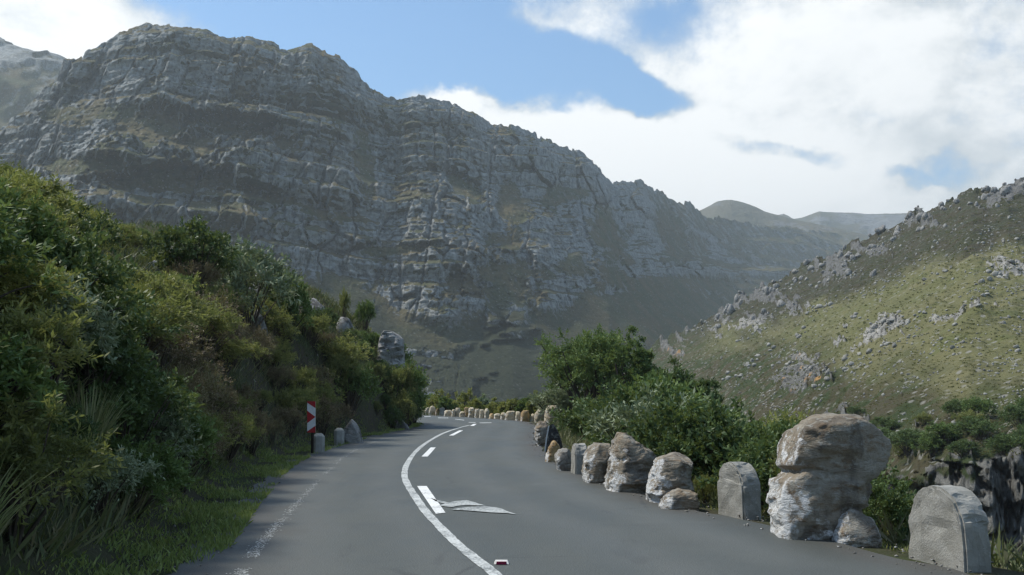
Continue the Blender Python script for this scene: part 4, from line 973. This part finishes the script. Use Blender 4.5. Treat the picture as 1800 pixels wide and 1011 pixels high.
ENV_R = ((900, 735), (940, 715), (965, 668), (1000, 650), (1060, 640), (1110, 650), (1160, 652), (1210, 680), (1260, 690), (1300, 697), (1350, 715), (1400, 745), (1480, 780), (1560, 815), (1610, 840), (1632, 930), (1660, 985), (1720, 1000), (1800, 1010), (2100, 1020))
right = []; tries = 0
while len(right) < 165 and tries < 40000:
    tries += 1
    y = r.uniform(7, 46); x = np.interp(y, RR[:300, 1], RR[:300, 0]) + .9 + 13*r.random()**1.1*min(1, y/24)
    hz_, su, sr2 = hgrid(x, y); hz_ = float(hz_[0]); sr2 = sr2[0]
    if sr2 < 1.15: continue
    if right and min(math.hypot(x - q[0], y - q[1]) for q in right) < .5 + .012*y: continue
    px, py, dep = proj((x, y, hz_))
    if px > 2000: continue
    top = np.interp(px, [e[0] for e in ENV_R], [e[1] for e in ENV_R]) + r.uniform(0, 26)
    room = CAM_H + ray(px, top)[1]*y - hz_
    if room < .4: continue
    H = min(room, r.uniform(1.2, 3.0)); wr_ = r.uniform(.75, 1.1); bx, by, bd2 = proj((x, y, hz_ + .55*H)); brx, bry = .62*H*wr_*F/bd2, .5*H*F/bd2
    if any(y < v[4] and abs(bx - v[0]) < brx + v[2] and abs(by - v[1]) < bry + v[3] for v in ((970, 728, 16, 16, 43), (948, 728, 12, 14, 43), (955, 762, 14, 20, 30), (972, 770, 16, 24, 24))): continue
    right.append((x, y))
    k = r.choice(('dark_shrub', 'olive_shrub', 'dark_shrub', 'green_shrub', 'dark_shrub', 'grey_green_shrub')) if px < 1260 else r.choice(('dark_shrub', 'dark_shrub', 'green_shrub', 'olive_shrub'))
    zr_ = 'below the nearest bollards' if y < 12.5 else 'behind the touching parapet rocks' if y < 22 else 'behind the small rocks and dark slab' if y < 33 else 'under the tall trees'
    plant(k, x, y, hz_ - .1, H, wr_, None, LAB[k].format('on the slope ' + zr_), k.replace('_', ' ') + ' plants ' + zr_, 'shrub', rnd=r)
for (px, top, d, H, k, lb) in ((1240, 828, 13.6, None, 'feathery_shrub', 'small bright yellow-green bush between white-sided rock and concrete bollard'),):
    x = ray(px, top)[0]*d; z = float(hgrid(x, d)[0][0]); plant(k, x, d, z - .05, CAM_H + ray(px, top)[1]*d - z, .7, None, lb, None, 'shrub', rnd=r)
# sunlit shrubs beyond the far parapet
for i, (px, top, d, rp, k) in enumerate(((738, 672, 72, 16, 'greygreen'), (752, 690, 66, 17, 'green'), (772, 682, 64, 24, 'yellow'), (797, 694, 62, 18, 'olive'), (824, 689, 60, 23, 'yellow'), (848, 697, 58, 17, 'greygreen'), (870, 705, 55, 15, 'olive'),
                                        (890, 711, 53, 16, 'yellow'), (908, 708, 51, 14, 'olive'), (926, 702, 50, 15, 'green'), (943, 694, 48.5, 16, 'olive'), (786, 701, 59.5, 13, 'green'), (838, 706, 56, 13, 'yellow'))):
    top -= 9; x = ray(px, top)[0]*d; z = float(hgrid(x, d)[0][0]); H = CAM_H + ray(px, top)[1]*d - z
    o = empty('round_shrub', (x, d, z - .08)); f, st = crown(700 + i, H, rp/F*d*1.25, 62, 7, 12, .13, .055, lumps=6, low=.08, tw=.3)
    link('foliage', f, LM[k], o); link('stem', st, MAT_BARK, o)
    tag(o, ('first second third fourth fifth sixth seventh eighth ninth tenth eleventh'.split() + ['low green gap-filling', 'low yellow gap-filling'])[i] + (' from the left of the' if i < 11 else ' shrub among the') + ' sunlit shrubs behind the far parapet stones', 'shrub', 'sunlit shrubs behind the far parapet')

# ------------------------------------------------------------------ loose cover: verge grass, undergrowth, hillside scrub and stones
def blades(name, P, Hh, Wd, mat, seed, lean=.5):
    r_ = np.random.default_rng(seed); n = len(P); d = unit(np.stack([r_.normal(0, lean, n), r_.normal(0, lean, n), np.ones(n)], -1))
    V = leaf_quads(P, d, Hh, Wd, r_); me = make_mesh(name, V.reshape(-1, 3), np.arange(n*4).reshape(-1, 4))
    attr(me, 'tint', np.repeat(np.clip(r_.normal(.5, .2, n) + .3*fbm(P[:, 0]/1.5, P[:, 1]/1.5, 0*P[:, 0], 3, seed), 0, 1), 4))
    return tag(link(name, me, mat), kind='stuff')
rg = np.random.default_rng(8)
def along(line, n, u0, u1, y0, y1, side):
    ok = np.nonzero((line[:, 1] >= y0) & (line[:, 1] <= y1))[0]; i = ok[(len(ok)*rg.random(n)**1.4).astype(int)]; i = np.clip(i, 1, NR - 2)
    T = unit(line[i + 1] - line[i - 1]); Nn = np.stack([-T[:, 1], T[:, 0]], -1)*side
    return line[i] + T*rg.uniform(-.2, .2, n)[:, None] + Nn*(u0 + (u1 - u0)*rg.random(n)**1.2)[:, None]
q = along(LL, 60000, -.28, .8, 1, 47, 1); keep = fbm(q[:, 0]/.6, q[:, 1]/.6, 0*q[:, 0], 4, 15) > -.05 + .7*rg.random(len(q)) - .35; q = q[keep]
z = hgrid(q[:, 0], q[:, 1])[0]; P = np.column_stack([q, np.maximum(z, 0) - .01])
blades('verge_grass', P, rg.uniform(.03, .11, len(P)), rg.uniform(.008, .02, len(P)), LM['grass'], 71, .6)
q = along(RR, 7000, .45, 1.6, 9, 52, -1); keep = fbm(q[:, 0]/.7, q[:, 1]/.7, 0*q[:, 0], 3, 16) > .0; q = q[keep]; z = hgrid(q[:, 0], q[:, 1])[0]
blades('verge_grass', np.column_stack([q, z - .01]), rg.uniform(.03, .09, len(q)), rg.uniform(.008, .016, len(q)), LM['olive'], 72, .6)
q = along(LL, 70000, .75, 9.0, 1, 48, 1); z = hgrid(q[:, 0], q[:, 1])[0]
blades('undergrowth', np.column_stack([q, z - .02]), rg.uniform(.10, .42, len(q)), rg.uniform(.014, .035, len(q)), LM['litter'], 73, .7)
q = along(RR, 50000, .9, 12.0, 6, 62, -1); z = hgrid(q[:, 0], q[:, 1])[0]
blades('undergrowth', np.column_stack([q, z - .02]), rg.uniform(.12, .5, len(q)), rg.uniform(.016, .04, len(q)), LM['litter'], 74, .7)

def gravel(name, line, side, n, u0, u1, y0, y1, smin, smax, mat):
    q = along(line, n, u0, u1, y0, y1, side); z = np.maximum(hgrid(q[:, 0], q[:, 1])[0], 0.0); Vb, Tb = ICO1[0], ICO1[1]
    s_ = rg.uniform(smin, smax, n)**1.0; V = Vb[None]*(1 + rg.normal(0, .2, (n, len(Vb), 1)))*s_[:, None, None]*rg.uniform(.6, 1.3, (n, 1, 3))*np.array((1, 1, .55)) + np.column_stack([q, z + .006])[:, None]
    T = Tb[None] + (np.arange(n)*len(Vb))[:, None, None]
    return tag(link(name, make_mesh(name, V.reshape(-1, 3), tris=T.reshape(-1, 3)), mat), kind='stuff')
gravel('gravel', LL, 1, 900, -.32, .55, 3, 46, .004, .016, MAT_ROCK_GREY)
gravel('gravel', RR, -1, 1300, -.12, .85, 5, 52, .004, .019, MAT_ROCK_GREY)
# pale boulders on the hillside, one by one, in the bands the photograph shows
BM = []
for s in range(8):
    m_ = boulder_mesh('boulder', 900 + s, (1, .9, .8 + .1*(s % 3)), ICO2, 12, .14); m_.materials.append(MAT_ROCK_PALE); BM.append(m_)
CLUST = ((1555, 578, 42, 14, 16), (1665, 592, 14, 12, 5), (1655, 482, 30, 10, 8), (1745, 490, 34, 18, 16), (1775, 425, 20, 8, 5), (1720, 530, 30, 10, 8), (1500, 565, 18, 7, 6), (1512, 622, 40, 8, 10), (1480, 655, 40, 8, 10),
         (1415, 650, 26, 8, 8), (1375, 640, 30, 8, 10), (1300, 650, 30, 8, 10), (1590, 600, 20, 8, 6), (1770, 565, 26, 14, 9), (1440, 500, 20, 8, 6), (1620, 555, 20, 9, 6), (1340, 620, 26, 7, 8), (1290, 665, 24, 7, 8),
         (1740, 715, 40, 8, 7), (1665, 755, 26, 6, 5), (1560, 765, 20, 6, 4), (1440, 545, 24, 8, 7), (1400, 590, 30, 8, 8), (1690, 610, 20, 8, 5), (1780, 620, 20, 10, 5))
nb = 0; rb = random.Random(77)
spots = []
for (cx, cy, rx, ry, n) in CLUST:
    for _ in range(int(n*.85)):
        u_ = rb.gauss(0, .55)*rx; spots.append((cx + u_, cy - .38*u_ + rb.gauss(0, .5)*ry, rb.uniform(4, 11) if rx > 30 else rb.uniform(3.5, 9)))
for _ in range(40): spots.append((rb.uniform(1250, 1850), rb.uniform(470, 700), rb.uniform(2.5, 6)))
for (px, py, sp_) in spots:
    p = hill_point(px, py)
    if p is None or p[1] > 480: continue
    s = .62*sp_/F*p[1]; o = link('boulder', rb.choice(BM), None, None, p + np.array((0, 0, s*.15))); o.scale = (s*rb.uniform(.8, 1.4), s*rb.uniform(.8, 1.3), s*rb.uniform(.7, 1.25)); o.rotation_euler = (rb.uniform(-.3, .3), rb.uniform(-.3, .3), rb.uniform(0, 6))
    zb_ = 'upper dark slope near the skyline' if py < 530 - .25*(px - 1500) else 'sunlit green middle slope' if py < 690 else 'low shrubby slope by the gorge'
    zb_ += ', left half' if px < 1480 else ', right half'
    tag(o, 'pale boulder on the ' + zb_ + ' of the right hillside', 'boulder', 'pale boulders on the ' + zb_); nb += 1
BD = []
for k_ in range(5):
    m_ = boulder_mesh('boulder', 960 + k_, (1, .9, 1.0 + .15*(k_ % 3)), ICO2, 13, .16); m_.materials.append(MAT_ROCK_HILL); BD.append(m_)
for i in range(95):
    px = rb.uniform(1230, 1880); i_ = int(np.clip(np.interp(px, pxh, np.arange(HN)), 0, HN - 1)); sky_y = float(HPY[:, i_].min())
    py = sky_y + 1.5 + abs(rb.gauss(0, 1))*26; p = hill_point(px, py)
    if p is None: continue
    s_b = rb.uniform(2.5, 7.5)/F*p[1]; o = link('skyline_rock', rb.choice(BD), None, None, p + np.array((0, 0, s_b*.1))); o.scale = (s_b*rb.uniform(.8, 1.5), s_b*rb.uniform(.8, 1.3), s_b*rb.uniform(.8, 1.4)); o.rotation_euler = (rb.uniform(-.3, .3), rb.uniform(-.3, .3), rb.uniform(0, 6))
    zb_ = 'left, lower part of the skyline' if px < 1500 else 'middle of the skyline' if px < 1660 else 'jagged top right skyline'
    tag(o, 'dark grey rock along the ' + zb_ + ' of the right hillside', 'boulder', 'dark rocks along the ' + zb_)
for i in range(46):
    px = rb.uniform(1500, 1960); py = rb.uniform(735, 812); p = hill_point(px, py)
    if p is None: continue
    k = rb.choice(('dark_shrub', 'green_shrub', 'dark_shrub', 'olive_shrub', 'grey_green_shrub'))
    plant(k, p[0], p[1], p[2] - .2, rb.uniform(.9, 2.0), rb.uniform(1.0, 1.6), None, LAB[k].format('on the rim of the cliff across the gorge'), k.replace('_', ' ') + ' plants on the rim of the cliff', 'shrub', rnd=rb)
# smaller stones and scrub there, past counting
VV, TTr, k0 = [], [], 0; rs = np.random.default_rng(12); Vb, Tb = ICO1
for _ in range(6500):
    px, py = rs.uniform(1200, 1900), rs.uniform(360, 790)
    bnd = fbm(np.array([px/60]), np.array([(py + .4*px)/18]), np.array([0.]), 3, 19)[0]
    if bnd < rs.uniform(-.15, .45): continue
    p = hill_point(px, py)
    if p is None: continue
    s = rs.uniform(1.0, 3.0)/F*p[1]; q = Vb*(1 + rs.normal(0, .18, (len(Vb), 1)))*s*rs.uniform(.6, 1.3, 3) + p; VV.append(q); TTr.append(Tb + k0); k0 += len(Vb)
tag(link('scattered_stones', make_mesh('scattered_stones', np.vstack(VV), tris=np.vstack(TTr)), MAT_ROCK_PALE), kind='stuff')
n = 10000; px = rs.uniform(1150, 1950, n); py = 330 + 480*rs.random(n)**.85; pts = []
for x_, y_ in zip(px, py):
    p = hill_point(x_, y_)
    if p is not None: pts.append(p)
pts = np.array(pts); m = 9; base = np.repeat(pts, m, 0); sz = np.repeat(rs.uniform(.15, .45, len(pts))*np.clip(pts[:, 1]/170, .5, 1.4), m)
base = base + rs.normal(0, .33, base.shape)*sz[:, None]*np.array((1, 1, .4)); d = unit(np.stack([rs.normal(0, .6, len(base)), rs.normal(0, .6, len(base)), np.ones(len(base))], -1))
V = leaf_quads(base, d, sz*.55, sz*.45, rs); me = make_mesh('hillside_scrub', V.reshape(-1, 3), np.arange(len(V)*4).reshape(-1, 4)); attr(me, 'tint', np.repeat(np.clip(np.repeat(rs.normal(.5, .25, len(pts)), m), 0, 1), 4))
tag(link('hillside_scrub', me, leaf_mat('scrub_foliage', ((.10, .10, .042), (.145, .14, .056), (.19, .175, .08)), .4)), kind='stuff')

# ------------------------------------------------------------------ air
bm = bmesh.new(); bmesh.ops.create_cube(bm, size=1.0)
for v in bm.verts: v.co = (v.co.x*7600, v.co.y*7600, -29 if v.co.z < 0 else 560)
me = bpy.data.meshes.new('haze'); bm.to_mesh(me); bm.free()
m = bpy.data.materials.new('haze_air'); m.use_nodes = True; t = NT(m.node_tree)
pv = t.n('ShaderNodeVolumePrincipled'); pv.inputs['Color'].default_value = (.85, .955, .985, 1); pv.inputs['Density'].default_value = 2.5e-4; pv.inputs['Anisotropy'].default_value = .25
ou = t.n('ShaderNodeOutputMaterial'); t.link(pv.outputs[0], ou.inputs['Volume'])
tag(link('haze', me, m), kind='stuff')
